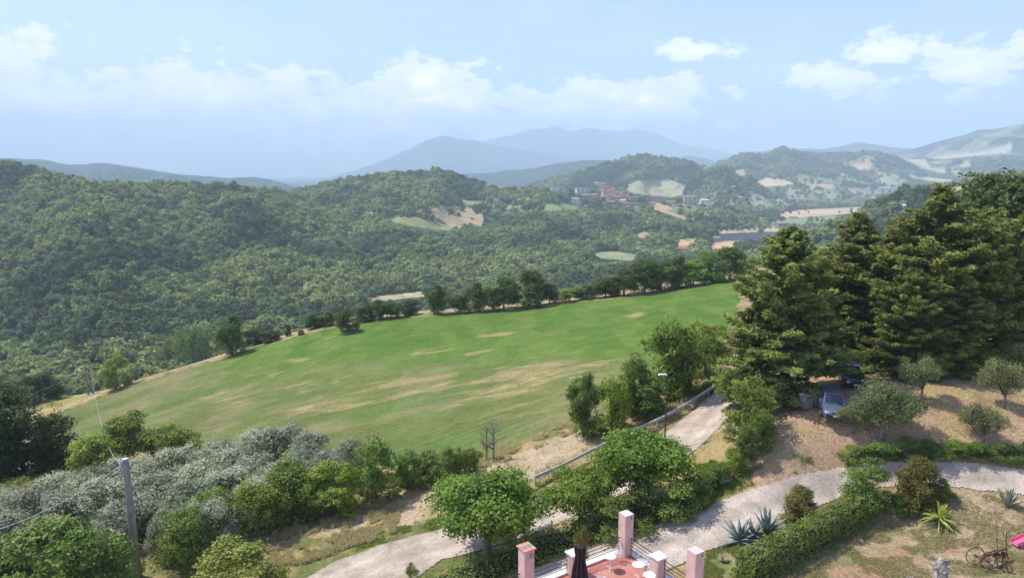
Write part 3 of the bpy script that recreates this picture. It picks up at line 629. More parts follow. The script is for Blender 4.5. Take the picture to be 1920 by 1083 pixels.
# ------------------------------------------------------------------ far woods: one uncountable mass of crowns
def woods():
    rng = np.random.default_rng(77); hid = bpy.data.collections.new('wood_crowns')
    lf = leafmat('wood_leaves', (.042,.056,.026), (.088,.106,.047), .2, .8, inst=True, spec=.1, gain=2.6)
    for s in range(5):
        lb = lobes_in(rng, .86, .95, .1, 9, .24, 0)
        V, q, t = foliage(rng, lb, 11, 5, .07, .19, .15, zmin=.02, up=.6, jit=.28)
        hid.objects.link(bpy.data.objects.new('wood_crown', fmesh('wood_crown', V, q, t, lf)))
    Ps = []; Ss = []; Cc = []; Rr = []
    e = np.geomspace(255, 3300, 90)
    for a, c in zip(e[:-1], e[1:]):
        w = float(np.interp((a+c)/2, [250, 800, 1500, 3300], [7.4, 8.6, 12, 15])); area = (c*c-a*a)/2*2.0
        n = int(area/(w*w*.50)*1.25); u = rng.uniform(-.98, 1.0, n); y = np.sqrt(rng.uniform(a*a, c*c, n))
        x = u*y; k = (u+1.02)/2.04*(NU2-1); ki = np.clip(k.astype(int), 0, NU2-1); yi = np.clip(np.searchsorted(Y2, y), 0, NY2-1)
        ok = rng.uniform(size=n) < treeok[yi, ki]; x, y, u, ki, yi = x[ok], y[ok], u[ok], ki[ok], yi[ok]
        z = hf(x, y); s = w*rng.uniform(.48, 1.5, len(x))*(1+.5*(fbm(x/50, y/50, 3, 7)-.5)); hh = s*rng.uniform(.7, 1.15, len(x))
        vis = (H-(z+hh))/y < cum[yi, ki]+.0015
        px, py = proj(x, y, z); py2 = proj(x, y, z+hh*.8)[1]; hit = np.zeros(len(x)); thin = rng.uniform(size=len(x))
        for poly, _c, tr in FIELDS:
            if tr < .45: vis &= ~((inpoly(px, py2, poly) | inpoly(px, (py+py2)/2, poly)) & (thin > tr) & (y > 380))
        for hx, hy, hw in HS: vis &= ~((np.abs(px-hx) < hw*.55) & (py > hy-1.5) & (py2 < hy-1))
        vis &= ~(inpoly(px, py, VILL) & (thin > .25)); vis &= (px > -60) & (px < 1980) & (py < 800)
        x, y, z, s, hh = x[vis], y[vis], z[vis], s[vis], hh[vis]
        Ps.append(np.stack([x, y, z-.25*s], 1)); Ss.append(np.stack([s, s, hh*1.15], 1))
        f1 = fbm(x/75, y/75, 4, 31); f2 = fbm(x/30, y/30, 3, 32); r = rng.uniform(0, 1, len(x)); r2 = rng.uniform(0, 1, len(x))
        br = .78+.70*sstep(f1*.6+f2*.4, .35, .65)+(r-.5)*.38; warm = (sstep(f1, .3, .7)-.5)*.20+(r2-.5)*.12
        C = np.stack([br*(1+warm), br, br*(.95-warm*.6)], 1)
        sil = (r2 > .93) & (f2 > .5); C[sil] *= np.array((1.35, 1.3, 1.6)); dk = (f1 < .44) & (r > .3); C[dk] *= .62
        Cc.append(C); Rr.append(rng.uniform(0, 6.28, len(x)))
    Pp = np.concatenate(Ps); S = np.concatenate(Ss); C = np.clip(np.concatenate(Cc), .15, 3); Rz = np.concatenate(Rr)
    print('woods crowns', len(Pp))
    me = bpy.data.meshes.new('woodland'); me.vertices.add(len(Pp)); me.vertices.foreach_set('co', Pp.astype(np.float32).ravel())
    def at(nm, typ, arr, key):
        a = me.attributes.new(nm, typ, 'POINT'); a.data.foreach_set(key, np.asarray(arr, np.float32).ravel())
    at('scl', 'FLOAT_VECTOR', S, 'vector'); at('rot', 'FLOAT_VECTOR', np.stack([Rz*0, Rz*0, Rz], 1), 'vector')
    at('treecol', 'FLOAT_COLOR', np.concatenate([C, np.ones((len(C), 1))], 1), 'color')
    ia = me.attributes.new('pick', 'INT', 'POINT'); ia.data.foreach_set('value', rng.integers(0, 5, len(Pp)).astype(np.int32))
    o = link('woodland', me); tag(o, 'far-off mixed woodland covering the hillsides and the valley', 'woodland', kind='stuff')
    g = bpy.data.node_groups.new('crowns_on_points', 'GeometryNodeTree')
    g.interface.new_socket('Geometry', in_out='INPUT', socket_type='NodeSocketGeometry'); g.interface.new_socket('Geometry', in_out='OUTPUT', socket_type='NodeSocketGeometry')
    gi = g.nodes.new('NodeGroupInput'); go = g.nodes.new('NodeGroupOutput'); ip = g.nodes.new('GeometryNodeInstanceOnPoints')
    ci = g.nodes.new('GeometryNodeCollectionInfo'); ci.inputs['Collection'].default_value = hid; ci.inputs['Separate Children'].default_value = True; ci.inputs['Reset Children'].default_value = True
    def na(nm, typ):
        x = g.nodes.new('GeometryNodeInputNamedAttribute'); x.data_type = typ; x.inputs['Name'].default_value = nm
        return [k for k in x.outputs if k.enabled and k.name == 'Attribute'][0]
    ip.inputs['Pick Instance'].default_value = True
    mp = g.nodes.new('GeometryNodeMeshToPoints'); L = g.links.new
    L(gi.outputs[0], mp.inputs[0]); L(mp.outputs[0], ip.inputs['Points']); L(ci.outputs[0], ip.inputs['Instance'])
    L(na('scl', 'FLOAT_VECTOR'), ip.inputs['Scale']); er = g.nodes.new('FunctionNodeEulerToRotation'); L(na('rot', 'FLOAT_VECTOR'), er.inputs[0]); L(er.outputs[0], ip.inputs['Rotation'])
    L(na('pick', 'INT'), ip.inputs['Instance Index']); L(ip.outputs[0], go.inputs[0])
    md = o.modifiers.new('crowns', 'NODES'); md.node_group = g
HS = []; VILL = [(1030,352),(1110,340),(1200,358),(1345,372),(1345,392),(1200,392),(1085,386),(1030,368)]

# ------------------------------------------------------------------ trees and plants one can tell apart
S = lambda kind, px, b, t, w, v=None: (kind, px, b, t, w, v)
# conifers on the right
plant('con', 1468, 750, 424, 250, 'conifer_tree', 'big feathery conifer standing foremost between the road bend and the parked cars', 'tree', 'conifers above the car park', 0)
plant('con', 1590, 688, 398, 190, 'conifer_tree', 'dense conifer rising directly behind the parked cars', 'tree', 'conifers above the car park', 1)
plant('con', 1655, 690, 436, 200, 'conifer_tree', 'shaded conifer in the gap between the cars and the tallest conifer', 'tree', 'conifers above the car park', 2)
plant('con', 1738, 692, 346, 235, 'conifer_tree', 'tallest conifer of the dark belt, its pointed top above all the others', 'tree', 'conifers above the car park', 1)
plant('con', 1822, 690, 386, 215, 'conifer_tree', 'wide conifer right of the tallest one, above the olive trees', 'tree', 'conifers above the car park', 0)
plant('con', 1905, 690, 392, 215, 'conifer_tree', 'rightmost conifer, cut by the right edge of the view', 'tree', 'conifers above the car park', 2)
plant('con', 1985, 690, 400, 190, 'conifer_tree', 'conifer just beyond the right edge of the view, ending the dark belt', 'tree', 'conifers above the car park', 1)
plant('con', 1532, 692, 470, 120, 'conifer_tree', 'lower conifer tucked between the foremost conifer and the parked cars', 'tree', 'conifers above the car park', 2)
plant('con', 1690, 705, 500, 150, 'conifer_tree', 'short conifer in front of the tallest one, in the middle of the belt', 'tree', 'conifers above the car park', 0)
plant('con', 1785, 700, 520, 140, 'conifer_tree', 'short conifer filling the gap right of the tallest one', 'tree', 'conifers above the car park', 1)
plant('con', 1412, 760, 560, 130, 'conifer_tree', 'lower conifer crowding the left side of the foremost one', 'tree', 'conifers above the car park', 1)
plant('big', 1875, 655, 312, 330, 'broadleaf_tree', 'tall round broadleaf tree rising behind the conifers at the right edge', 'tree', None, 0, dy=14)
plant('big', 1970, 655, 322, 260, 'broadleaf_tree', 'second tall broadleaf tree behind the conifers, cut by the right edge', 'tree', None, 0, dy=16)
# trees between field and road
plant('yel', 1252, 752, 588, 155, 'broadleaf_tree', 'tall bright green tree between the field and the road, left of the conifers', 'tree', 'trees along the guardrail', 0)
plant('yel', 1325, 705, 600, 110, 'broadleaf_tree', 'yellow-green tree at the far end of the guardrail', 'tree', 'trees along the guardrail', 1)
plant('yel', 1295, 735, 626, 105, 'broadleaf_tree', 'lower green tree between the tall bright tree and the end of the guardrail', 'tree', 'trees along the guardrail', 2)
plant('oak', 1092, 818, 694, 74, 'broadleaf_tree', 'narrow dark tree at the field corner, leftmost beside the guardrail', 'tree', 'trees along the guardrail', 1)
plant('yel', 1145, 810, 698, 100, 'broadleaf_tree', 'bright yellow-green tree just right of the narrow dark one', 'tree', 'trees along the guardrail', 0)
plant('mid', 1186, 782, 664, 78, 'broadleaf_tree', 'spiky-topped tree behind the street lamp', 'tree', 'trees along the guardrail', 0)
plant('mid', 1210, 784, 704, 88, 'broadleaf_tree', 'low green bushy tree at the foot of the street lamp, beyond the guardrail', 'tree', 'trees along the guardrail', 1)
plant('light', 1402, 828, 706, 112, 'broadleaf_tree', 'pale sunlit bushy tree at the road edge in front of the foremost conifer', 'tree')
row([S('mid',1398,872,790,62), S('yel',1378,888,835,54), S('mid',1350,905,865,58), S('yel',1322,922,880,62), S('mid',1425,845,765,58)], 'bush', 'leafy bush', 'between the road and the sloping grass', 'bush', 'bushes between road and grass')
# the fig trees
plant('fig', 914, 1038, 878, 285, 'fig_tree', 'round bright green fig tree with a short bare trunk beside the lower road', 'tree', 'fig trees', 0, rz=1.)
plant('fig', 1200, 945, 812, 245, 'fig_tree', 'broad dense fig tree in front of the street lamp and guardrail', 'tree', 'fig trees', 1)
plant('fig', 1088, 985, 872, 180, 'fig_tree', 'low fig tree filling the gap between the two larger ones', 'tree', 'fig trees', 0, rz=2.2)
row([S('shrub',1130,1003,930,118), S('shrub',1195,985,915,120), S('shrub',1262,965,895,110), S('shrub',1300,945,890,70)], 'bush', 'dark leafy bush', 'in the shade below the fig trees', 'bush', 'bushes below the fig trees')
row([S('light',772,1108,1056,38), S('shrub',1235,965,915,80)][:1], 'bush', 'small bright bush', 'at the lower edge of the view by the lower road', 'bush')
# silver olive grove
ol = [(470,868,808,120),(525,866,800,130),(590,880,812,110),(650,885,822,90),(400,886,826,120),(335,896,840,120),(455,905,838,130),(540,915,846,130),(610,912,850,95),
      (285,912,860,130),(210,925,868,135),(370,925,865,140),(130,940,885,130),(60,965,905,120),(300,955,890,140),(430,948,885,140),(190,975,905,150),(100,1005,930,150),
      (20,1030,955,130),(250,1000,930,150),(360,975,905,130),(500,960,890,120),(10,965,915,90),(70,1055,985,150)]
row([S('ols', x, bb+16, t, w*1.08) for x, bb, t, w in ol], 'olive_tree', 'silvery olive tree', 'in the grove below the field', 'olive tree', 'silver olive grove')
row([S('ols', x, bb, t, w) for x, bb, t, w in [(318,1035,955,90),(395,1030,935,130)]], 'olive_tree', 'grey-green olive tree', 'at the near edge of the grove beside the utility pole', 'olive tree', 'silver olive grove')
# broadleaf scrub in front of and round the olives
plant('yel', 555, 968, 856, 125, 'broadleaf_tree', 'dull yellow-green tree in front of the olive grove', 'tree', 'scrub trees below the olives', 0)
plant('yel', 625, 965, 868, 120, 'broadleaf_tree', 'yellow-green tree just left of the tall green tree by the dirt track', 'tree', 'scrub trees below the olives', 1)
plant('dark', 575, 905, 842, 70, 'broadleaf_tree', 'small dark green tree poking up among the silver olives', 'tree', 'scrub trees below the olives', 0)
plant('mid', 702, 940, 820, 100, 'broadleaf_tree', 'tall green tree at the field edge casting its shadow on the dirt track', 'tree', 'scrub trees below the olives', 0)
plant('yel', 490, 1000, 895, 120, 'broadleaf_tree', 'round olive-green tree at the lower end of the silver grove', 'tree', 'scrub trees below the olives', 0)
plant('mid', 400, 1020, 925, 130, 'broadleaf_tree', 'grey-green bushy tree right of the utility pole', 'tree', 'scrub trees below the olives', 1)
plant('mid', 345, 1060, 952, 110, 'broadleaf_tree', 'leafy tree close against the right side of the utility pole', 'tree', 'scrub trees below the olives', 2)
row([S('mid',765,915,845,75), S('mid',805,908,846,70), S('mid',845,900,838,66), S('mid',880,885,838,40)], 'bush', 'green bush', 'between the field and the dirt track', 'bush', 'bushes along the dirt track')
plant('mid', 172, 1150, 985, 190, 'broadleaf_tree', 'large bright green bush left of the utility pole foot', 'bush', 'foreground bushes', 0)
plant('mid', 95, 1160, 985, 230, 'broadleaf_tree', 'large green bush in the lower left corner', 'bush', 'foreground bushes', 1)
plant('mid', 10, 1150, 1010, 160, 'broadleaf_tree', 'green bush cut by the left edge at the bottom', 'bush', 'foreground bushes', 2)
plant('light', 440, 1130, 1016, 190, 'broadleaf_tree', 'bright lime-green bush at the bottom edge left of the lower road', 'bush', 'foreground bushes', 0)
plant('light', 520, 1125, 1055, 90, 'broadleaf_tree', 'small lime-green bush touching the lower road', 'bush', 'foreground bushes', 0)
# dark trees and yellow-green trees at the left
plant('dark', 45, 885, 722, 175, 'broadleaf_tree', 'big dark green tree at the left edge', 'tree', 'dark trees at the left edge', 0)
plant('dark', 105, 880, 772, 100, 'broadleaf_tree', 'dark tree joined to the right side of the big dark one', 'tree', 'dark trees at the left edge', 1)
plant('dark', -15, 900, 760, 140, 'broadleaf_tree', 'dark tree cut by the left edge of the view', 'tree', 'dark trees at the left edge', 1)
plant('dark', 12, 820, 706, 90, 'broadleaf_tree', 'smaller dark tree behind the big dark one', 'tree', 'dark trees at the left edge', 0)
plant('yel', 172, 892, 808, 118, 'broadleaf_tree', 'bright yellow-green tree right of the dark trees', 'tree', 'trees at the field corner', 0)
plant('yel', 250, 868, 774, 118, 'broadleaf_tree', 'green tree reaching over the near field corner', 'tree', 'trees at the field corner', 1)
plant('yel', 332, 858, 792, 110, 'broadleaf_tree', 'low spreading tree between the field and the silver olives', 'tree', 'trees at the field corner', 2)
row([S('oak',20,762,712,90), S('oak',75,752,700,95), S('oak',118,735,678,80), S('oak',-20,775,728,90), S('oak',55,742,695,70)], 'broadleaf_tree', 'mid green tree', 'in the band below the yellow meadow', 'tree', 'trees below the yellow meadow')
# field edge
plant('yel', 219, 728, 664, 62, 'broadleaf_tree', 'rounded yellowish tree on the field edge nearest the far utility pole', 'tree', 'field edge trees', 0)
row([S('oak',318,694,628,86), S('yel',348,684,608,97), S('oak',383,672,612,83), S('dark',300,697,668,59), S('yel',262,700,672,35)], 'broadleaf_tree', 'bushy tree', 'in the clump on the left field edge', 'tree', 'field edge trees')
plant('oak', 436, 664, 585, 66, 'broadleaf_tree', 'tall round green tree on the left field edge', 'tree', 'field edge trees', 1)
row([S('dark',480,645,612,62), S('dark',508,640,618,45), S('dark',540,630,606,16), S('dark',565,628,618,16)], 'bush', 'low dark bush', 'right of the tall round field edge tree', 'bush', 'field edge bushes')
plant('oak', 650, 622, 576, 54, 'broadleaf_tree', 'lone small tree standing just inside the field', 'tree', 'field edge trees', 2)
row([S('dark',590,615,586,45), S('oak',615,610,582,43), S('dark',685,602,572,48), S('oak',715,598,560,54), S('oak',745,595,565,48), S('dark',770,590,562,37)], 'bush', 'scrubby bush', 'along the middle of the far field edge', 'bush', 'field edge bushes')
row([S('oak',822,588,530,50,1), S('oak',862,586,552,46,0), S('oak',900,584,526,66,1), S('oak',945,580,516,72,2), S('oak',990,575,504,86,2), S('oak',1030,568,530,46,0)], 'broadleaf_tree', 'dark round tree', 'in the big clump behind the far field edge', 'tree', 'big trees behind the field')
row([S('yel',1062,566,540,59), S('oak',1100,560,532,67), S('oak',1135,557,520,64), S('oak',1170,553,500,75,2), S('oak',1208,549,488,78,0), S('yel',1240,545,500,59), S('oak',1262,541,478,75,1),
     S('yel',1300,536,486,72), S('mid',1335,530,470,81), S('oak',1368,524,462,72,0), S('yel',1395,522,480,54)], 'broadleaf_tree', 'hedgerow tree', 'along the right part of the far field edge', 'tree', 'hedgerow trees behind the field')
# dead trees
def deadtree(px, pyb, pyt, wpx, label, seed):
    rng = random.Random(seed); g = G(px, pyb); c = g.y*cp-(g.z-H)*sp; h = (H-g.y*float(T(pyt)))-g.z; w = wpx*c/F
    o = empty('dead_tree', g, label, 'dead tree'); mb = MB(); top = Vector((0, 0, h*.95)); mb.tube([(0, 0, -.2), (.05, 0, h*.4), top], [.09, .06, .015], 6)
    m2 = MB()
    for i in range(22):
        z = h*rng.uniform(.2, .9); a = rng.uniform(0, 6.28); l = w*.5*rng.uniform(.5, 1.1); p = Vector((.04, 0, z)); d = Vector((math.cos(a), math.sin(a), rng.uniform(.4, 1.3))).normalized()
        e = p+d*l; m2.tube([p, e], [.03, .008], 4, False)
        for _ in range(4):
            s = p.lerp(e, rng.uniform(.4, .95)); m2.tube([s, s+Vector((rng.uniform(-1,1), rng.uniform(-1,1), rng.uniform(0,1)))*l*.35], [.014, .005], 3, False)
    mb.build('trunk', GREYBARK, o); m2.build('branches', GREYBARK, o)
deadtree(925, 862, 788, 60, 'bare twiggy tree between the field and the dirt track', 3)
deadtree(912, 866, 800, 44, 'smaller bare tree just left of the twiggy one by the track', 4)
deadtree(430, 1000, 962, 90, 'grey leafless branches lying over the bushes right of the utility pole', 5)
# garden olives and shrubs
plant('olg', 1650, 828, 716, 168, 'olive_tree', 'large grey-green olive tree in front of the parked blue car', 'olive tree', 'garden olive trees', 0)
plant('olg', 1600, 812, 760, 92, 'olive_tree', 'olive tree crown overlapping the rear flank of the blue car', 'olive tree', 'garden olive trees', 1)
plant('olg', 1842, 832, 762, 108, 'olive_tree', 'olive tree with a dark bare trunk above the right part of the low hedge', 'olive tree', 'garden olive trees', 2)
plant('olg', 1728, 748, 672, 96, 'olive_tree', 'sparse olive tree at the edge of the conifer shade', 'olive tree', 'garden olive trees', 1)
plant('olg', 1745, 700, 640, 80, 'olive_tree', 'dim olive tree right under the tallest conifer', 'olive tree', 'garden olive trees', 0)
plant('olg', 1880, 765, 676, 108, 'olive_tree', 'olive tree behind the one with the bare trunk, near the right edge', 'olive tree', 'garden olive trees', 2)
plant('olg', 1905, 715, 642, 110, 'olive_tree', 'farthest olive tree at the right edge under the conifers', 'olive tree', 'garden olive trees', 0)
row([S('shrub',1604,862,832,66,0), S('shrub',1652,861,824,70,1), S('shrub',1700,860,822,70,0), S('shrub',1745,860,826,56,1), S('yel',1790,860,820,64,0), S('shrub',1838,860,826,64,1), S('shrub',1884,861,828,66,0), S('shrub',1928,864,830,50,1)],
    'hedge_shrub', 'leafy shrub', 'in the low hedge across the driveway', 'shrub', 'low hedge beyond the driveway')
plant('mid', 1622, 958, 866, 108, 'rose_shrub', 'tall round green shrub with a few pink blossoms at the end of the clipped hedge', 'shrub', None, 1)
plant('brown', 1722, 952, 868, 102, 'shrub', 'large round shrub with a rusty brown top beside the yucca', 'shrub', None, 0)
plant('shrub', 1772, 935, 898, 36, 'shrub', 'small dark green shrub on the right side of the rusty-topped shrub', 'shrub', None, 0)
plant('shrub', 1680, 962, 925, 50, 'shrub', 'low green shrub between the rose shrub and the rusty-topped one', 'shrub', None, 0)
plant('brown', 1502, 978, 918, 78, 'shrub', 'small reddish-brown shrub behind the clipped hedge', 'shrub', None, 0)
plant('brown', 1088, 1078, 990, 34, 'golden_shrub', 'golden yellow shrub behind the folded parasol', 'shrub', None, 0)
for c in bpy.data.objects:
    if c.get('label', '').startswith('golden'):
        f = c.children[1]; f.data = f.data.copy(); f.data.materials.clear(); f.data.materials.append(L_GLD)
    if 'pink blossoms' in c.get('label', ''):
        rng = np.random.default_rng(8); d = rdir(rng, 12, .3); d = d*np.array((1.2, 1.2, .95))+np.array((0, 0, 1.15))
        V, q = leafquads(rng, np.repeat(d, 4, 0)+rng.normal(size=(len(d)*4, 3))*.03, np.repeat(d, 4, 0), .06, .06)
        link('blossoms', mesh_np('blossoms', V, q, [mat('pink_petals', (.75,.25,.35), (.6,.15,.25))]), c)
def clipped(name, path, w, h, label, leaf, n=230, L=.11, seed=3, rough=.1):
    g = [G(*p) for p in path]; rng = np.random.default_rng(seed); Cs = []; Ns = []; o = empty(name, g[0], label, 'hedge'); core = MB(); Ts = []
    for a, c in zip(g[:-1], g[1:]):
        d = (c-a).xy.length; t = ((c-a).xy/d); nrm = Vector((-t.y, t.x)); k = int(n*d*(w+2*h)/2)
        s = rng.uniform(-.03, 1.03, k); q = rng.uniform(0, w+2*h, k); side = np.where(q < h, -w/2, np.where(q > h+w, w/2, q-h-w/2)); z = np.where(q < h, q, np.where(q > h+w, w+2*h-q, h))
        nx = np.where(q < h, -1, np.where(q > h+w, 1, 0)); nz = ((q >= h) & (q <= h+w))*1.
        x = a.x+(c.x-a.x)*s; y = a.y+(c.y-a.y)*s; bump = (fbm(x/.5+side*2, y/.5+z*2, 3, 12)-.45)*.45+rng.normal(size=k)*rough*.5
        side = side*(1-.12*(z/h)**3)+nx*bump; z = z+nz*bump*.9+a.z+(c.z-a.z)*s-g[0].z
        Cs.append(np.stack([x+nrm.x*side-g[0].x, y+nrm.y*side-g[0].y, z], 1)); Ns.append(np.stack([nrm.x*nx, nrm.y*nx, nz+.3], 1)+rng.normal(size=(k, 3))*.6); Ts.append(np.clip(fbm(x/.3, y/.3+z, 2, 3)+rng.normal(size=k)*.2, 0, 1))
        m = (a+c)/2-g[0]; core.box((m.x, m.y, m.z+h*.40), (d*.98, w*.62, h*.78), math.atan2(t.y, t.x))
        for i in range(int(d/.6)):
            f = i/(d/.6); p = a.lerp(c, f)-g[0]; core.tube([(p.x, p.y, p.z-.2), (p.x+.05, p.y, p.z+h*.6)], [.035, .02], 5)
    for end, nx_ in ((g[0], g[1]), (g[-1], g[-2])):
        t = (end-nx_).xy.normalized(); nrm = Vector((-t.y, t.x)); k = int(n*w*h); a_ = rng.uniform(-w/2, w/2, k); z = rng.uniform(0, h, k); o_ = .12*(1-(z/h)**4)+rng.normal(size=k)*rough*.5+fbm(a_*3, z*3, 2, 4)*.15
        Cs.append(np.stack([end.x+nrm.x*a_+t.x*o_-g[0].x, end.y+nrm.y*a_+t.y*o_-g[0].y, z+end.z-g[0].z], 1)); Ns.append(np.array((t.x, t.y, .3))+rng.normal(size=(k, 3))*.6); Ts.append(rng.uniform(0, 1, k))
    V, q = leafquads(rng, np.concatenate(Cs), np.concatenate(Ns), L, L*.6)
    link('foliage', fmesh('foliage', V, q, np.concatenate(Ts), leaf), o); core.build('twigs', mat('hedge_twigs', (.05,.05,.025), (.03,.035,.015), 9, 1), o)
clipped('clipped_hedge', [(1400,1092),(1450,1062),(1510,1030),(1570,995),(1612,968)], 1.35, 1.6, 'long dense clipped hedge running between the driveway and the lawn', L_HDG, 420, .12)
clipped('hedge', [(770,1128),(850,1100),(930,1072),(1010,1040),(1095,1010)], 1.9, .8, 'dark unclipped hedge under the round fig tree, behind the terrace', L_MID, 220, .14, 5, .5)
# agaves and yucca
def rosette(name, px, pyb, Lf, n, wd, m, label, cat, seed, up=(.2, 1.3), curve=.25, trunk=0):
    rng = random.Random(seed); g = G(px, pyb); o = empty(name, g, label, cat); mb = MB()
    for i in range(n):
        a = i*2.4+rng.uniform(-.3, .3); e = rng.uniform(*up); l = Lf*rng.uniform(.75, 1.1); P0 = Vector((0, 0, trunk)); d = Vector((math.cos(a)*math.cos(e), math.sin(a)*math.cos(e), math.sin(e))); sd = Vector((-math.sin(a), math.cos(a), 0)); nn = sd.cross(d); V = []; Fs = []
        for k in range(7):
            t = k/6; p = P0+d*l*t+Vector((0, 0, -curve*l*t*t*math.cos(e))); w = wd*(.55+1.2*t if t < .35 else .97*(1-(t-.35)/.65)**.75+.01)
            V += [p-sd*w+nn*-w*.25*-1, p-nn*w*.12*-1-nn*w*.3, p+sd*w+nn*w*.25]
        for k in range(6):
            q = k*3; Fs += [(q, q+1, q+4, q+3), (q+1, q+2, q+5, q+4)]
        mb.add(V, Fs)
    f = mb.build('leaves', m, o, True); sd = f.modifiers.new('thick', 'SOLIDIFY'); sd.thickness = .02
    MB().lathe([(-.15, .13), (trunk+.1, .12)], n=9).build('stem', BARK, o)
AG = mat('agave_leaves', (.15,.21,.19), (.24,.31,.28), 3, .55, spec=.4); YU = mat('yucca_leaves', (.33,.40,.05), (.52,.56,.11), 4, .5, spec=.4)
AG2 = mat('striped_agave_leaves', (.16,.22,.15), (.42,.42,.26), 9, .55, stretch=(1, 1, .2))
rosette('agave', 1388, 1014, 1.75, 24, .13, AG, 'blue-grey agave nearest the terrace, in front of the hedge end', 'agave', 1)
rosette('agave', 1413, 1004, 1.1, 18, .11, AG, 'small agave between the two big ones by the driveway', 'agave', 2)
rosette('agave', 1438, 1000, 1.75, 24, .12, AG, 'upright blue-grey agave next to the reddish-brown shrub', 'agave', 3, (.7, 1.5))
rosette('agave', 1888, 950, 1.4, 24, .08, AG2, 'striped upright agave on the lawn near the right edge', 'agave', 4, (.95, 1.5), .1)
rosette('yucca', 1760, 984, 1.1, 60, .045, YU, 'bright yellow-green yucca on the lawn beside the rusty-topped shrub', 'yucca', 6, (-.15, 1.45), .35, .45)
rosette('agave', 1356, 1052, .5, 14, .05, AG2, 'tiny dark agave in the green grass left of the clipped hedge', 'agave', 7, (.3, 1.4))
# grass
def tufts(name, polys, n, h, leaf, label, seed, lo=.42):
    rng = np.random.default_rng(seed); Cs = []
    for poly in polys:
        P_ = np.array([G(*p)[:2] for p in poly]); a = P_.min(0); c = P_.max(0); x = rng.uniform(a[0], c[0], n*3); y = rng.uniform(a[1], c[1], n*3)
        k = inpoly(x, y, P_.tolist()) & (fbm(x/1.1, y/1.1, 3, seed) > lo); x, y = x[k][:n], y[k][:n]; Cs.append(np.stack([x, y, hn(x, y)], 1))
    C = np.repeat(np.concatenate(Cs), 5, 0); m = len(C); C[:, :2] += rng.normal(size=(m, 2))*.06; hh = h*rng.uniform(.5, 1.2, m); C[:, 2] += hh*.42
    Nn = rng.normal(size=(m, 3)); Nn[:, 2] = .5; V, q = leafquads(rng, C, Nn, hh, .028+h*.05, np.array((0, 0, 1.))+rng.normal(size=(m, 3))*.3)
    tag(link(name, fmesh(name, V, q, rng.uniform(0, 1, m), leaf)), label, 'grass', kind='stuff')
tufts('dry_grass', [[(760,905),(880,870),(960,838),(1040,800),(1090,790),(1095,803),(1000,845),(900,885),(780,925)], [(1000,888),(1120,828),(1240,772),(1370,690),(1372,706),(1270,785),(1120,850),(1010,900)],
      [(1290,710),(1340,670),(1375,680),(1330,730)], [(430,1010),(560,950),(760,930),(740,1000),(560,1060),(470,1060)], [(100,740),(300,650),(380,640),(300,700),(110,765)]], 5200, .34, L_DRG, 'tall dry yellow grass on the verges of field, track and road', 5, .5)
tufts('verge_grass', [[(1130,1010),(1400,915),(1600,872),(1600,868),(1480,850),(1300,920),(1130,985)], [(640,1010),(900,940),(1050,890),(1050,915),(880,975),(640,1040)], [(1300,870),(1400,800),(1420,830),(1330,905)]], 4200, .16, L_YEL, 'short patchy grass on the banks beside the driveway and road', 6, .5)
tufts('lawn_grass', [[(1380,1090),(1450,1045),(1620,970),(1780,925),(1990,935),(1990,1110)]], 15000, .07, leafmat('lawn_blades', (.20,.19,.08), (.44,.36,.19), .3, gain=1), 'short half-dry grass of the garden lawn', 7, .5)
tufts('green_grass', [[(1310,1095),(1330,1015),(1385,990),(1400,1095)]], 2600, .07, leafmat('green_blades', (.20,.24,.06), (.34,.34,.12), .5, gain=1), 'green grass between the terrace and the clipped hedge', 8, .45)
tufts('orchard_grass', [[(1440,820),(1560,790),(1990,705),(1990,850),(1600,835)]], 9000, .12, L_DRG, 'sparse dry grass on the bare soil under the garden olive trees', 9, .5)
# weeds and small scrub that nobody could count, along banks and under the trees
def scrub():
    rng = np.random.default_rng(91); Vs = []; Qs = []; Ts = []; off = 0
    A_ = [([(0,900),(120,880),(500,850),(700,870),(620,960),(420,1040),(200,1083),(0,1083)], 330, 1.0), ([(-20,720),(150,670),(120,740),(150,840),(700,840),(700,870),(150,880),(-20,900)], 180, 1.1),
          ([(250,700),(480,628),(650,590),(870,568),(1380,508),(1380,516),(870,576),(650,598),(480,640),(260,712)], 800, 1.9), ([(700,905),(900,850),(905,866),(740,935)], 60, .7), ([(1100,800),(1340,660),(1370,680),(1130,815)], 70, .8),
          ([(1560,670),(1990,660),(1990,700),(1560,712)], 60, 1.0)]
    for poly, n_, s in A_:
        P_ = np.array([G(*p)[:2] for p in poly]); a = P_.min(0); c = P_.max(0); x = rng.uniform(a[0], c[0], n_*20); y = rng.uniform(a[1], c[1], n_*20); k = inpoly(x, y, P_.tolist()); x = x[k][:n_]; y = y[k][:n_]; z = hn(x, y)
        for X_, Y_, Z_ in zip(x, y, z):
            r = s*rng.uniform(.3, .9); m = int(70*r+30); d = rdir(rng, m, .4); C = d*rng.uniform(.6, 1, m)[:, None]*np.array((r, r, r*.8))+np.array((X_, Y_, Z_+r*.2))
            V, q = leafquads(rng, C, d+rng.normal(size=(m, 3))*.7, .26, .15); Vs.append(V); Qs.append(q+off); off += len(V); Ts.append(np.clip(rng.uniform(0, 1)*.7+rng.uniform(0, .35, m), 0, 1))
    tag(link('undergrowth', fmesh('undergrowth', np.concatenate(Vs), np.concatenate(Qs), np.concatenate(Ts), leafmat('undergrowth_leaves', (.045,.060,.018), (.16,.16,.06)))), 'low tangled undergrowth along the field edges and under the trees', 'undergrowth', kind='stuff')
scrub()
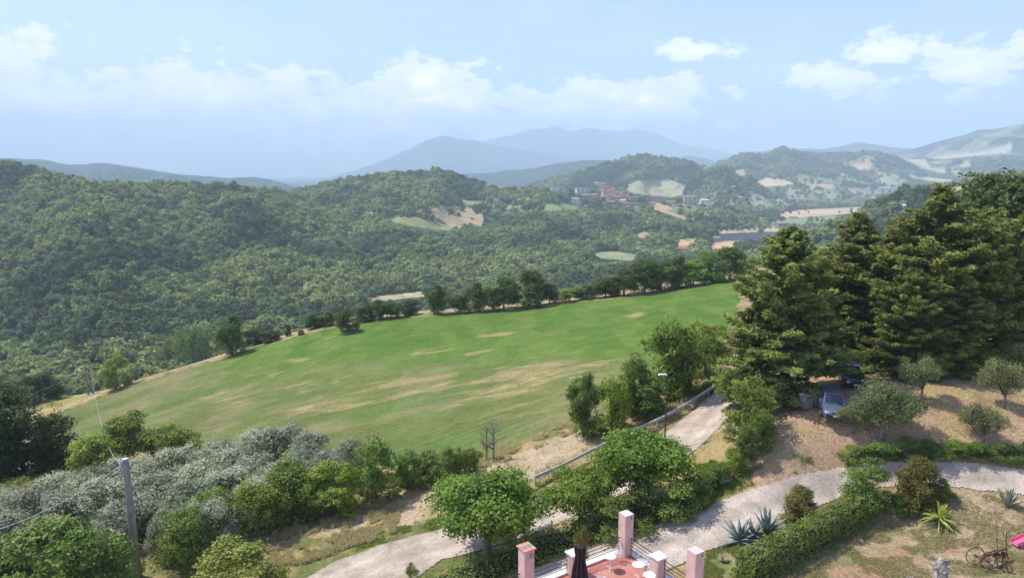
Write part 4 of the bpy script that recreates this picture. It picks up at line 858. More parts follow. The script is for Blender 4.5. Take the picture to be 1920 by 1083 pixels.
# ------------------------------------------------------------------ materials of built things
PINK = mat('pink_render', (.68,.47,.42), (.52,.35,.31), 3.5, .9, bump=.35, stretch=(1, 1, .35), lo=.4, hi=.75); PINKD = mat('pink_wall_render', (.60,.39,.33), (.52,.33,.29), 2, .9)
WHT = mat('white_paint', (.80,.79,.77), (.70,.69,.66), 7, .5); MARB = mat('white_stone', (.76,.75,.73), (.52,.50,.47), 6, .5, bump=.15, lo=.45, hi=.75)
IRON = mat('dark_iron', (.07,.05,.045), (.12,.07,.05), 20, .6, .4); GALV = mat('galvanised_steel', (.60,.61,.63), (.42,.43,.45), 3, .45, .3)
CONC = mat('weathered_concrete', (.33,.30,.27), (.22,.20,.185), 9, .95, bump=.4, stretch=(1, 1, .25)); WOODP = mat('old_pole_wood', (.30,.27,.23), (.20,.18,.15), 8, .9)
def tilemat(name, a, c, sx, sy):
    m = bpy.data.materials.new(name); m.use_nodes = True; t = m.node_tree; q = NB(t); p = t.nodes['Principled BSDF']; p.inputs['Roughness'].default_value = .75
    tc = q.n('ShaderNodeTexCoord'); br = q.n('ShaderNodeTexBrick'); t.links.new(tc.outputs['Object'], br.inputs[0]); br.offset = .0
    br.inputs['Scale'].default_value = 1; br.inputs['Brick Width'].default_value = sx; br.inputs['Row Height'].default_value = sy; br.inputs['Mortar Size'].default_value = .008
    br.inputs['Color1'].default_value = c4(a); br.inputs['Color2'].default_value = c4(c); br.inputs['Mortar'].default_value = (.36,.22,.18,1)
    nz = q.noise(tc.outputs['Object'], 1.3, 5, .6); t.links.new(q.mix(q.ss(nz, .35, .7, 0, .55), br.outputs[0], (.60,.33,.25,1)), p.inputs['Base Color']); return m
TERR = tilemat('terracotta_tiles', (.50,.165,.115), (.43,.135,.095), .3, .3)
# ------------------------------------------------------------------ terrace
FZ = H-19.5; A0 = Vector((5.9, 32.8)); e1 = Vector((-.848, -.53)); e2 = Vector((.53, -.848)); TR = math.atan2(e2.y, e2.x)
def tp(a, c, z=0): p = A0+e1*a+e2*c; return Vector((p.x, p.y, FZ+z))
ter = empty('terrace', tp(6, 4, -3.4), 'raised terrace of the house with a red tiled floor and white stone edge', 'terrace')
def tpoly(pts, z0, z1, name, m, parent=ter, bev=0):
    o = ter.location if parent == ter else Vector((0, 0, 0)); b_ = [tp(a, c, z0)-o for a, c in pts]; t_ = [tp(a, c, z1)-o for a, c in pts]; n = len(pts)
    return MB().add(b_+t_, [tuple(range(n-1, -1, -1)), tuple(range(n, 2*n))]+[(i, (i+1) % n, n+(i+1) % n, n+i) for i in range(n)]).build(name, m, parent, bevel=bev)
fl = tpoly([(.0, .0), (14, 0), (14, 9), (0, 9)], -.18, 0, 'floor', TERR)
me = fl.data; Rm = Matrix.Rotation(-TR, 4, 'Z')
me.transform(Matrix.Translation(ter.location-tp(0, 0))); me.transform(Rm); fl.rotation_euler = (0, 0, TR); fl.location = tp(0, 0)-ter.location
tpoly([(-.02, -.48), (14, -.48), (14, -.05), (-.02, -.05)], -.14, .10, 'stone_edge', MARB); tpoly([(-.48, -.48), (-.05, -.48), (-.05, 9), (-.48, 9)], -.14, .098, 'stone_edge', MARB)
tpoly([(-.05, -.05), (14, -.05), (14, .0), (-.05, .0)], -.14, .06, 'skirting', mat('red_skirting', (.46,.16,.12), (.4,.13,.1))); tpoly([(-.05, .003), (-.003, .003), (-.003, 9), (-.05, 9)], -.14, .058, 'skirting', mat('red_skirting_side', (.46,.16,.12), (.4,.13,.1)))
tpoly([(-.4, -.4), (14, -.4), (14, 9.2), (-.4, 9.2)], -3.6, -.2, 'wall', PINKD)
def pillar(a, c, h, label, cap, s=.55):
    p = tp(a, c); o = empty('terrace_pillar', p, label, 'pillar', 'pink terrace pillars', TR)
    MB().box((0, 0, h/2-.02), (s, s, h+.04)).build('shaft', PINK, o, bevel=.012)
    if cap == 'white': MB().box((0, 0, h+.045), (s+.13, s+.13, .07)).build('cap', MARB, o, bevel=.01)
    elif cap == 'stripe':
        MB().box((-.25, 0, h+.04), (.21, s+.13, .05)).build('cap', mat('orange_cap', (.66,.25,.15), (.6,.3,.2), 6), o); MB().box((.25, 0, h+.04), (.21, s+.13, .05)).build('cap', mat('orange_cap_two', (.66,.25,.15), (.6,.3,.2), 6), o)
        MB().box((0, 0, h+.042), (.285, s+.13, .05)).build('cap', CONC, o)
        MB().ring((s/2+.03, .1, h-.28), (1, 0, 0), .10, .012, 16).build('ring', IRON, o)
    else: MB().box((0, 0, h+.03), (s+.01, s+.01, .02)).build('cap', mat('pale_cap', (.68,.58,.54), (.6,.5,.46), 6), o); MB().box((s/2+.02, .12, h-.14), (.04, .06, .06)).build('hook', IRON, o)
pillar(0.05, .05, 2.24, 'tall pink pillar standing at the far corner of the terrace', '')
pillar(6.2, .05, 2.24, 'tall pink pillar with an orange and grey striped top', 'stripe')
pillar(3.42, .05, 1.08, 'short white-capped pillar half hidden behind the folded parasol', 'white', .5)
pillar(.05, 2.45, 1.05, 'short pink pillar with an overhanging white cap beside the wire chairs', 'white', .55)
pillar(.0, 4.72, 2.5, 'tall pink pillar nearest the lawn, rightmost on the terrace', '')
def railing(p, q, label, ax):
    o = empty('railing', tp(*p), label, 'railing', 'terrace railings'); a = tp(*p)-o.location; c = tp(*q)-o.location
    for k, z in enumerate((1.0, .80, .60, .40)): MB().tube([a+Vector((0, 0, z)), c+Vector((0, 0, z))], .018 if k else .026, 6).build('rail', IRON, o)
    for f in (.03, .97):
        m = a.lerp(c, f); MB().tube([m+Vector((0, 0, .0)), m+Vector((0, 0, 1.0))], .014, 5).build('post', IRON, o)
railing((.36, -.02), (3.14, -.02), 'iron rail between the corner pillar and the parasol', 0); railing((3.70, -.02), (5.9, -.02), 'iron rail between the parasol and the striped-top pillar', 0)
railing((6.5, -.02), (9.5, -.02), 'iron rail left of the striped-top pillar at the bottom edge', 0); railing((-.02, .36), (-.02, 2.15), 'iron rail right of the corner pillar, behind the wire chairs', 1)
railing((-.02, 2.76), (-.02, 4.45), 'iron rail between the white-capped pillar and the rightmost pillar', 1)
def onfloor(px, py): x, y = pt(px, py, FZ-H); return Vector((x, y, FZ))
def table(px, py, label):
    o = empty('bistro_table', onfloor(px, py), label, 'table', 'white bistro tables'); MB().lathe([(.70, .28), (.705, .30), (.735, .30), (.74, .285)], n=28).build('table_top', WHT, o, False)
    m = MB(); m.tube([(0, 0, .05), (0, 0, .70)], .022, 8); m.build('pedestal', WHT, o); f = MB()
    for k in range(3): a = k*2.09+.4; f.tube([(0, 0, .16), (math.cos(a)*.14, math.sin(a)*.14, .13), (math.cos(a)*.25, math.sin(a)*.25, .0)], .014, 5)
    f.build('feet', WHT, o)
def chair(px, py, rz, label):
    o = empty('wire_chair', onfloor(px, py), label, 'chair', 'white wire chairs', rz); m = MB(); m.ring((0, 0, .44), (0, 0, 1), .21, .012, 24, 5)
    for k in range(-3, 4):
        y = k*.055; l = math.sqrt(.21**2-y*y); m.tube([(-l, y, .44), (l, y, .44)], .005, 4); m.tube([(y, -l, .443), (y, l, .443)], .005, 4)
    m.build('seat', WHT, o)
    bk = MB(); pts = [(-.17, .20*math.sin(t)*1.0, .44+.02) for t in (0,)]
    arc = [(-.17-.07*math.sin(t), -.20*math.cos(t), .44+.44*math.sin(t)) for t in [math.pi*k/14 for k in range(15)]]; bk.tube(arc, .012, 6)
    for k in range(1, 6):
        y = -.2+.4*k/6; h = .44*math.sqrt(max(0, 1-(y/.2)**2)); bk.tube([(-.17, y, .45), (-.18-.06*h/.44, y*1.02, .44+h)], .006, 4)
    inner = [(-.17-.05*math.sin(t), -.12*math.cos(t), .46+.27*math.sin(t)) for t in [math.pi*k/10 for k in range(11)]]; bk.tube(inner, .007, 5)
    bk.build('backrest', WHT, o)
    for s in (-1, 1):
        MB().tube([(-.20, s*.16, .66), (0, s*.27, .66), (.14, s*.22, .64), (.15, s*.17, .44)], .010, 5).build('armrest', WHT, o)
        MB().tube([(.14, s*.14, .44), (.19, s*.18, 0)], .012, 5).build('leg', WHT, o); MB().tube([(-.14, s*.14, .44), (-.20, s*.18, 0)], .012, 5).build('leg', WHT, o)
table(1143, 1067, 'white round table nearest the far corner of the terrace'); table(1196, 1083, 'white round table with a wire chair behind it, middle of the three'); table(1217, 1103, 'white round table cut by the bottom edge of the view')
chair(1205, 1066, 3.6, 'white wire chair facing the middle table, farthest of the chairs by the white-capped pillar'); chair(1221, 1083, 3.4, 'white wire chair against the white-capped pillar'); chair(1157, 1053, 4.2, 'white wire chair behind the table nearest the terrace corner')
chair(1128, 1100, .8, 'white wire chair whose back just shows at the bottom edge beside the parasol')
MB_ = onfloor(1086, 1122); par = empty('folded_parasol', MB_, 'folded dark brown parasol with a drooping cover on the terrace', 'parasol', None, 0, (1.15, 1.15, 1.08))
MB().lathe([(0, .34), (.06, .34), (.075, .3)], n=4).build('base', CONC, par); MB().tube([(0, 0, .05), (0, 0, 2.55)], .025, 8).build('pole', IRON, par)
MB().lathe([(.75, .05), (.78, .27), (.95, .30), (1.3, .27), (1.7, .205), (1.98, .165), (2.15, .19), (2.35, .215), (2.46, .19), (2.5, .06)], n=72, star=.2, k=9).build('canopy', mat('dark_brown_canvas', (.040,.026,.026), (.022,.015,.016), 6, .8, stretch=(1, 1, .3)), par, False)
MB().ring((0, 0, 1.98), (0, 0, 1), .17, .015, 20, 5).build('strap', IRON, par)
# ------------------------------------------------------------------ guardrail, lamp, poles, cables
gp = [G(x, y+17) for x, y in [(1003,893),(1060,867),(1120,836),(1180,808),(1245,778),(1290,752),(1335,722),(1378,690)]]
gr = empty('guardrail', gp[0], 'galvanised steel guardrail curving along the white road below the field', 'guardrail')
def resample(P_, step):
    L = [0]
    for a, c in zip(P_[:-1], P_[1:]): L.append(L[-1]+(c-a).length)
    out = []
    for i in range(int(L[-1]/step)+1):
        s = i*step; k = max(j for j in range(len(L)) if L[j] <= s+1e-6); k = min(k, len(P_)-2); out.append(P_[k].lerp(P_[k+1], (s-L[k])/(L[k+1]-L[k])))
    return out
rp = resample(gp, 1.0); mbm = MB(); prof = [(.0, .12), (.05, .09), (.05, .03), (0, 0), (.05, -.03), (.05, -.09), (0, -.13), (-.012, -.13), (.02, -.07), (.02, -.03), (-.02, 0), (.02, .03), (.02, .07), (-.012, .12)]; V = []; Fs = []
for i, p in enumerate(rp):
    d = (rp[min(i+1, len(rp)-1)]-rp[max(i-1, 0)]).normalized(); nr = Vector((d.y, -d.x, 0)).normalized(); p = p-gr.location+Vector((0, 0, .68))
    V += [p+nr*a*1.5+Vector((0, 0, z*1.25)) for a, z in prof]
n_ = len(prof)
for i in range(len(rp)-1): Fs += [(i*n_+k, i*n_+(k+1) % n_, (i+1)*n_+(k+1) % n_, (i+1)*n_+k) for k in range(n_)]
mbm.add(V, Fs).build('beam', GALV, gr)
for p in resample(gp, 2.6): MB().box(p-gr.location+Vector((0, 0, .3)), (.09, .12, .9), .7).build('post', GALV, gr)
lp = G(1246, 838); lt = H-lp.y*float(T(703)); lamp = empty('street_lamp', lp, 'slender dark street lamp with a flat white head standing beside the guardrail', 'street lamp')
lh = lt-lp.z; MB().tube([(0, 0, -.2), (0, 0, 1.2), (0, 0, lh)], [.085, .07, .045], 8).build('pole', mat('dark_green_paint', (.07,.08,.07), (.05,.06,.05)), lamp)
MB().tube([(0, 0, lh-.03), (-.25, -.05, lh+.06)], .03, 6).build('bracket', GALV, lamp); MB().box((-.38, -.08, lh+.09), (.72, .26, .10), .1, top=.8).build('lamp_head', WHT, lamp, bevel=.02); MB().box((-.40, -.08, lh+.034), (.5, .18, .02), .1).build('lens', mat('lamp_glass', (.5,.5,.48)), lamp)
sg = G(1032, 1004); MB_s = empty('road_marker_post', sg, 'short white wooden post leaning at the road edge beside the round fig tree', 'post'); MB().tube([(0, 0, -.2), (.10, .05, .95)], .055, 7).build('stake', WHT, MB_s); MB().tube([(.10, .05, .955), (.105, .052, 1.0)], .05, 7).build('tip', GALV, MB_s)
X1, Y1 = pt(256, 1056, -24.6); zg = ground(X1, Y1); zt = H-Y1*float(T(860)); pole = empty('utility_pole', (X1, Y1, zg), 'thick weathered concrete utility pole rising from the bushes at lower left', 'utility pole')
ph = zt-zg; MB().tube([(0, 0, -.4), (-.03, 0, ph*.5), (-.06, 0, ph-.12), (-.06, 0, ph)], [.27, .225, .18, .175], 16).build('shaft', CONC, pole, True)
MB().lathe([(0, .177), (.035, .17)], (-.06, 0, ph), 16).build('cap', mat('pale_pole_top', (.62,.60,.56), (.5,.48,.45), 9), pole); MB().box((-.28, -.02, ph-.35), (.16, .10, .5)).build('bracket', GALV, pole)
for k in range(3): MB().lathe([(0, .03), (.03, .05), (.08, .05), (.1, .02)], (-.42, -.02, ph-.55+k*.2), 8).build('insulator', WHT, pole)
fp = G(175, 738); hp = (H-fp.y*float(T(688)))-fp.z; fpo = empty('utility_pole', fp, 'distant twin-post utility pole with a crossarm beside the yellowish field edge tree', 'utility pole')
MB().tube([(0, 0, -.3), (-.1, 0, hp)], [.2, .14], 8).build('post', WOODP, fpo); MB().tube([(-1.1, .1, -.3), (-1.2, .1, hp-.2)], [.2, .14], 8).build('post', WOODP, fpo)
MB().box((-.7, 0, hp-.15), (2.6, .16, .16), .1).build('crossarm', IRON, fpo)
for k in (-1.8, -.7, .4): MB().lathe([(0, .06), (.1, .1), (.25, .06)], (k, 0, hp-.06), 8).build('insulator', WHT, fpo)
def cable(a, c, sag, r, label, m=None):
    a, c = Vector(a), Vector(c); o = empty('power_cable', a, label, 'cable', 'cables between the poles'); L = [a.lerp(c, t)-a-Vector((0, 0, 4*sag*t*(1-t))) for t in [k/24 for k in range(25)]]
    MB().tube(L, r, 5).build('wire', m or mat('cable_sheath', (.42,.42,.42), (.36,.36,.36)), o)
ptop = Vector((X1-.3, Y1, zt-.35)); ftop = Vector(fp)+Vector((-.1, 0, hp))
cable(ptop, ftop, 4.6, .022, 'twisted grey cable running from the near pole up to the distant twin-post pole')
lx = pY(-60, 1010, 30); cable(ptop, lx, .5, .022, 'grey cable running from the near pole down to the left edge')
fl2 = pY(-60, 768, 120); cable(ftop, fl2, 1.2, .03, 'thin cable from the distant pole to the left edge', mat('thin_cable', (.2,.2,.2)))
fr2 = G(470, 652); cable(ftop, Vector(fr2)+Vector((0, 0, 6)), 1.5, .03, 'thin dark cable from the distant pole towards the tall round field edge tree', mat('dark_cable', (.06,.06,.06)))
# ------------------------------------------------------------------ vehicles and bins
def car(px, py, rz, paint, label, sheet_=False):
    g = G(px, py); o = empty('parked_car', g, label, 'car', 'cars parked under the conifers', rz)
    P_ = mat('car_paint', paint, [x*.8 for x in paint], 3, .3, .35, spec=.5, coat=.6); GL = mat('car_glass', (.015,.02,.025), (.02,.025,.03), 2, .08, spec=.7); RB = mat('rubber', (.02,.02,.02), (.03,.03,.03)); BK = mat('black_plastic', (.03,.03,.035), (.02,.02,.02)); AL = mat('alloy', (.5,.5,.52), (.4,.4,.42), 5, .3, .8)
    secs = [(2.16,.66,.36,.60),(2.10,.76,.28,.68),(1.95,.82,.24,.74),(1.3,.86,.22,.86),(.80,.87,.22,.94),(-.5,.88,.22,.97),(-1.7,.87,.22,.98),(-2.02,.84,.26,.96),(-2.13,.78,.34,.85),(-2.16,.72,.42,.70)]; V = []; Fs = []
    for x, hw, zl, zt_ in secs:
        zm = zl+(zt_-zl)*.55; V += [(x, -hw*.9, zl), (x, -hw, zl+.10), (x, -hw*1.01, zm), (x, -hw*.95, zt_-.05), (x, -hw*.84, zt_), (x, 0, zt_+.025), (x, hw*.84, zt_), (x, hw*.95, zt_-.05), (x, hw*1.01, zm), (x, hw, zl+.10), (x, hw*.9, zl)]
    m = 11
    for i in range(len(secs)-1): Fs += [(i*m+k, i*m+(k+1) % m, (i+1)*m+(k+1) % m, (i+1)*m+k) for k in range(m)]
    Fs += [tuple(range(m-1, -1, -1)), tuple((len(secs)-1)*m+k for k in range(m))]
    body = MB().add(V, Fs).build('body', P_, o, True)
    bb = [(.86, .74, .93), (-1.98, .74, .96)]; tt = [(.02, .58, 1.40), (-1.72, .58, 1.42)]
    Vr = [(.86,-.74,.92),(.86,.74,.92),(-1.98,.74,.95),(-1.98,-.74,.95),(.02,-.58,1.41),(.02,.58,1.41),(-1.72,.58,1.43),(-1.72,-.58,1.43),(-.8,-.60,1.455),(-.8,.60,1.455)]
    MB().add(Vr, [(0,1,5,4),(1,2,6,9,5),(2,3,7,6),(3,0,4,8,7),(4,5,9,8),(8,9,6,7)]).build('roof', P_, o, False, .03)
    def panel(nm, q4, ins, off, mm):
        q4 = [Vector(v) for v in q4]; c = sum(q4, Vector())/4; nr = (q4[1]-q4[0]).cross(q4[2]-q4[0]).normalized(); nr = nr if nr.dot(c-Vector((-.5, 0, .9))) > 0 else -nr
        f = [c+(v-c)*ins+nr*off for v in q4]; e = [v-nr*.02 for v in f]
        return MB().add(e+f, [(3,2,1,0),(4,5,6,7),(0,1,5,4),(1,2,6,5),(2,3,7,6),(3,0,4,7)]).build(nm, mm, o)
    panel('windscreen', [Vr[0], Vr[1], Vr[5], Vr[4]], .87, .012, GL); panel('rear_window', [Vr[2], Vr[3], Vr[7], Vr[6]], .84, .012, GL)
    for s in (-1, 1):
        f = lambda a: (a[0], s*abs(a[1]), a[2]); M0 = [(-.45,.755,.935),(-.5,.59,1.42)]
        panel('side_window', [f((.62,.745,.93)), f((-.40,.745,.94)), f((-.46,.588,1.42)), f((.0,.585,1.39))], .86, .012, GL); panel('side_window', [f((-.50,.745,.94)), f((-1.80,.745,.95)), f((-1.62,.585,1.40)), f((-.54,.588,1.42))], .88, .012, GL)
        MB().box((.70, s*.93, .98), (.12, .20, .13)).build('wing_mirror', P_, o, False, .03); MB().box((2.06, s*.62, .62), (.16, .28, .13)).build('headlight', mat('headlight_glass', (.7,.7,.72), (.6,.6,.62), 5, .15), o, False, .03)
        MB().box((-2.10, s*.70, .80), (.10, .16, .24)).build('tail_light', mat('red_lens', (.4,.03,.02), (.3,.02,.02), 5, .2), o, False, .02)
        for x in (1.35, -1.32):
            w_ = MB().ring((0, 0, 0), (0, 1, 0), .235, .085, 24, 8).build('wheel', RB, o, loc=(x, s*.80, .31)); MB().lathe([(-.03, .19), (.03, .2), (.05, .12), (.055, .03)], (0, 0, 0), 16).build('rim', AL, w_).rotation_euler = (-s*math.pi/2, 0, 0)
    MB().box((2.13, 0, .40), (.14, 1.35, .18)).build('bumper', BK, o, False, .03); MB().box((2.17, 0, .62), (.05, .62, .09)).build('grille', BK, o); MB().box((2.215, 0, .43), (.02, .5, .12)).build('number_plate', WHT, o)
    for s in (-.3, .3): MB().box((1.02, s, .955), (.05, .5, .02), .25 if s > 0 else .2).build('wiper', BK, o)
    return o
hd_ = math.atan2(-.95, -.30)
car(1560, 772, hd_, (.15,.195,.29), 'blue-grey hatchback parked in the shade in front of the grey bins')
c2 = car(1592, 716, hd_+.1, (.02,.05,.035), 'dark green car with a pale sheet over its roof, behind the blue-grey one')
def onto(car_, l, name, label, cat):
    p = Matrix.Rotation(car_.rotation_euler[2], 3, 'Z') @ Vector(l)+Vector(car_.location); return empty(name, p, label, cat, None, car_.rotation_euler[2])
sh = onto(c2, (-.6, 0, 1.46), 'cover_sheet', 'silvery crumpled sheet lying on the roof of the dark green car', 'sheet'); rng = np.random.default_rng(4)
gx, gy = np.meshgrid(np.linspace(-1.1, 1.1, 26), np.linspace(-.85, .85, 20)); gz = .03+fbm(gx*2.3, gy*2.3, 3, 5)*.14-.5*np.clip(np.abs(gy)-.58, 0, 1)-.5*np.clip(np.abs(gx)-.95, 0, 1)
i = np.arange(19)[:, None]*26+np.arange(25)[None]; so = link('cloth', mesh_np('cloth', np.stack([gx, gy, gz], -1).reshape(-1, 3), np.stack([i, i+1, i+27, i+26], -1).reshape(-1, 4), [mat('silver_sheet', (.50,.50,.50), (.16,.16,.17), 2.2, .45, .3)], smooth=True), sh); so.modifiers.new('t', 'SOLIDIFY').thickness = .012
bl_ = onto(c2, (-1.1, .55, 1.56), 'blue_bag', 'blue bag lying on the sheet on top of the dark green car', 'bag')
bgm = MB().lathe([(-.06, .12), (.05, .24), (.2, .22), (.32, .1), (.36, .05)], n=14, star=.09, k=5); bgm.build('bag_body', mat('blue_plastic', (.02,.06,.55), (.02,.04,.35), 6, .4), bl_, True); MB().tube([(0, 0, .34), (.06, .02, .42), (.1, .0, .38)], .02, 5).build('knot', mat('blue_knot', (.02,.05,.45)), bl_)
bx_ = onto(c2, (-1.0, -.1, 1.58), 'wooden_crate', 'brown crate of odds and ends on top of the dark green car', 'crate'); CR = mat('crate_wood', (.22,.13,.08), (.14,.08,.05), 8)
m = MB()
for k in range(3): [m.box((0, s*.22, .05+k*.09), (.7, .02, .07)) for s in (-1, 1)]; [m.box((s*.34, 0, .05+k*.09), (.02, .42, .07)) for s in (-1, 1)]
m.box((0, 0, .01), (.68, .42, .02)); m.build('slats', CR, bx_); MB().box((.1, .02, .16), (.3, .2, .2), .4).build('contents', mat('dull_red_box', (.3,.06,.05), (.2,.15,.1), 9), bx_)
for px, py, lb in [(1511, 766, 'grey wheeled waste bin nearest the blue-grey car bonnet, front one of the pair'), (1530, 760, 'grey wheeled waste bin partly behind the front one')]:
    g = G(px, py); o = empty('waste_bin', g, lb, 'bin', 'grey waste bins', .25); BM = mat('grey_bin_plastic', (.30,.29,.28), (.22,.21,.20), 5, .6)
    MB().box((0, 0, .58), (.80, .72, -1.0), top=.86).build('container', BM, o, False, .03); MB().box((0, 0, 1.12), (.88, .80, .09), top=.9).build('lid', BM, o, False, .03)
    [MB().ring((s*.36, .25, .1), (1, 0, 0), .07, .03, 14).build('wheel', IRON, o) for s in (-1, 1)]; MB().tube([(-.35, -.42, 1.0), (.35, -.42, 1.0)], .02, 6).build('handle', IRON, o)
# ------------------------------------------------------------------ garden things
g = G(1762, 1092); st = empty('driftwood_stump', g, 'bleached gnarled tree stump with upturned roots on the lawn at the bottom edge', 'stump', None, .3); rs = random.Random(12); m = MB(); DW = mat('bleached_wood', (.46,.40,.36), (.19,.15,.14), 5, .95, bump=.7, lo=.42, hi=.62, stretch=(1, 1, .4))
m.tube([(0, 0, -.2), (.05, .05, .5), (.15, .1, 1.0), (.22, .1, 1.3)], [.42, .34, .30, .16], 11)
for k in range(13):
    a = rs.uniform(0, 6.28); z = rs.uniform(.15, 1.15); l = rs.uniform(.35, .75); p = Vector((.08, .05, z)); d = Vector((math.cos(a), math.sin(a), rs.uniform(-.1, 1.2))).normalized(); q = p+d*l*.5; e = q+(d+Vector((rs.uniform(-.6,.6), rs.uniform(-.6,.6), rs.uniform(-.2,.7)))).normalized()*l*.6
    m.tube([p, q, e], [.17, .10, .02], 7)
so = m.build('wood', DW, st, True); sb = so.modifiers.new('s', 'SUBSURF'); sb.levels = sb.render_levels = 2; tx = bpy.data.textures.new('gnarl', 'CLOUDS'); tx.noise_scale = .16; dp = so.modifiers.new('d', 'DISPLACE'); dp.texture = tx; dp.strength = .14
m = MB(); [m.tube([(.1+rs.uniform(-.2,.2), rs.uniform(-.1,.2), .9), (.1+rs.uniform(-.3,.4), rs.uniform(-.2,.2), 1.15), (.1+rs.uniform(-.5,.5), rs.uniform(-.3,.3), 1.42)], [.09, .06, .01], 6) for _ in range(6)]; m.build('roots', DW, st, True)
g = G(1708, 1104); st = empty('driftwood_log', g, 'low bleached log lying left of the gnarled stump', 'log', None, -.3); m = MB(); m.tube([(-.45, 0, .12), (-.1, 0, .38), (.3, .05, .3), (.75, .1, .1)], [.14, .27, .24, .08], 10); [m.tube([(x, 0, .4), (x+rs.uniform(-.2,.2), .05, .75)], [.10, .03], 6) for x in (-.3, -.05, .12)]
so = m.build('wood', DW, st, True); sb = so.modifiers.new('s', 'SUBSURF'); sb.levels = sb.render_levels = 2; dp = so.modifiers.new('d', 'DISPLACE'); dp.texture = tx; dp.strength = .1
RU = mat('rusty_iron', (.16,.065,.045), (.085,.04,.032), 9, .9, .2); g = G(1862, 1058); pl = empty('rusty_plough', g, 'old rusty horse-drawn farm implement with spoked wheels standing on the lawn', 'plough', None, .25)
def wheel(c, ax, r_, par_):
    w_ = MB().ring((0, 0, 0), ax, r_, .028, 26, 6).build('wheel', RU, par_, loc=c); s = MB(); a = Vector(ax).normalized(); u_ = a.orthogonal().normalized(); v_ = a.cross(u_)
    for k in range(8): t = k*math.pi/4; s.tube([a*0, (u_*math.cos(t)+v_*math.sin(t))*r_], .012, 4)
    s.tube([-a*.08, a*.08], .05, 8); s.build('spokes', RU, w_)
wheel((-.95, .30, .50), (.25, 1, 0), .5, pl); wheel((-.75, -.30, .5), (.15, 1, .05), .42, pl); wheel((.0, -.75, .27), (.9, .5, .1), .25, pl)
f = MB(); f.tube([(-.9, 0, .5), (-.3, 0, .62), (.5, .05, .78), (1.0, .1, .72)], .045, 7); f.tube([(-.9, .3, .5), (-.75, -.3, .5)], .03, 6); f.tube([(-.5, .25, .5), (.4, .3, .62), (.8, .2, .3)], .035, 6); f.tube([(-.2, 0, .6), (.1, -.4, .35), (.0, -.75, .27)], .03, 6); f.tube([(.5, 0, .78), (.55, -.1, .0)], .03, 6); f.tube([(.2, 0, .7), (.15, -.1, .0)], .03, 6); f.tube([(.9, .1, .7), (1.1, .05, .1), (1.9, .3, .08)], .028, 6); f.build('frame', RU, pl)
MB().tube([(.9, .1, .7), (.85, .12, 1.3), (.8, .1, 1.75), (.76, .1, 1.8)], .022, 6).build('lever', RU, pl); MB().tube([(.45, .2, .7), (.36, .25, 1.15), (.3, .25, 1.4)], .022, 6).build('lever', RU, pl)
MB().box((.15, -.05, .55), (.5, .35, .03), .2, Matrix.Rotation(.5, 3, 'X')).build('share_plate', RU, pl); MB().box((.65, .0, .5), (.22, .2, .26), .4).build('seed_box', RU, pl); MB().lathe([(0, .04), (.02, .17), (.06, .2)], (-.35, .0, .66), 12).build('saddle', RU, pl)
PK = mat('pink_plastic', (.80,.16,.28), (.72,.13,.24), 3, .35, spec=.5); g = G(1900, 1024); sl = empty('garden_slide', g, 'pink plastic children slide entering at the right edge of the lawn', 'slide', None, .10); V = []; Fs = []
for k in range(15):
    t = k/14; x = t*2.2; z = .18+1.05*(t*t*(3-2*t))+.03*math.sin(t*9); V += [(x, -.26, z+.17), (x, -.23, z+.17), (x, -.2, z), (x, .2, z), (x, .23, z+.17), (x, .26, z+.17), (x, .25, z-.05), (x, -.25, z-.05)]
for i in range(14): Fs += [(i*8+k, i*8+(k+1) % 8, (i+1)*8+(k+1) % 8, (i+1)*8+k) for k in range(8)]
Fs += [tuple(range(7, -1, -1)), tuple(14*8+k for k in range(8))]; MB().add(V, Fs).build('chute', PK, sl)
for s in (-1, 1): MB().tube([(2.2, s*.24, 1.3), (2.75, s*.3, 0)], .04, 7).build('ladder_rail', PK, sl); MB().tube([(.35, s*.2, .25), (.25, s*.28, -.05)], .04, 7).build('foot', PK, sl)
for k in range(3): MB().box((2.33+k*.14, 0, .95-k*.3), (.12, .5, .04)).build('rung', PK, sl)
for px, py, r_ in [(1366, 902, .22), (1322, 1002, .05), (1560, 1060, .05), (1836, 1050, .05)]:
    g = G(px, py); m = MB(); m.lathe([(-.3*r_, r_*.7), (.1*r_, r_), (.6*r_, r_*.8), (.9*r_, r_*.3)], n=9, star=.12, k=3); o = m.build('stone', CONC, None, True, loc=g)
    tag(o, {1366: 'pale grey boulder at the foot of the bushes beside the road', 1322: 'small pale stone on the driveway near the terrace', 1560: 'small pale stone on the lawn below the clipped hedge', 1836: 'small white stone on the lawn beside the rusty plough'}[px], 'stone')
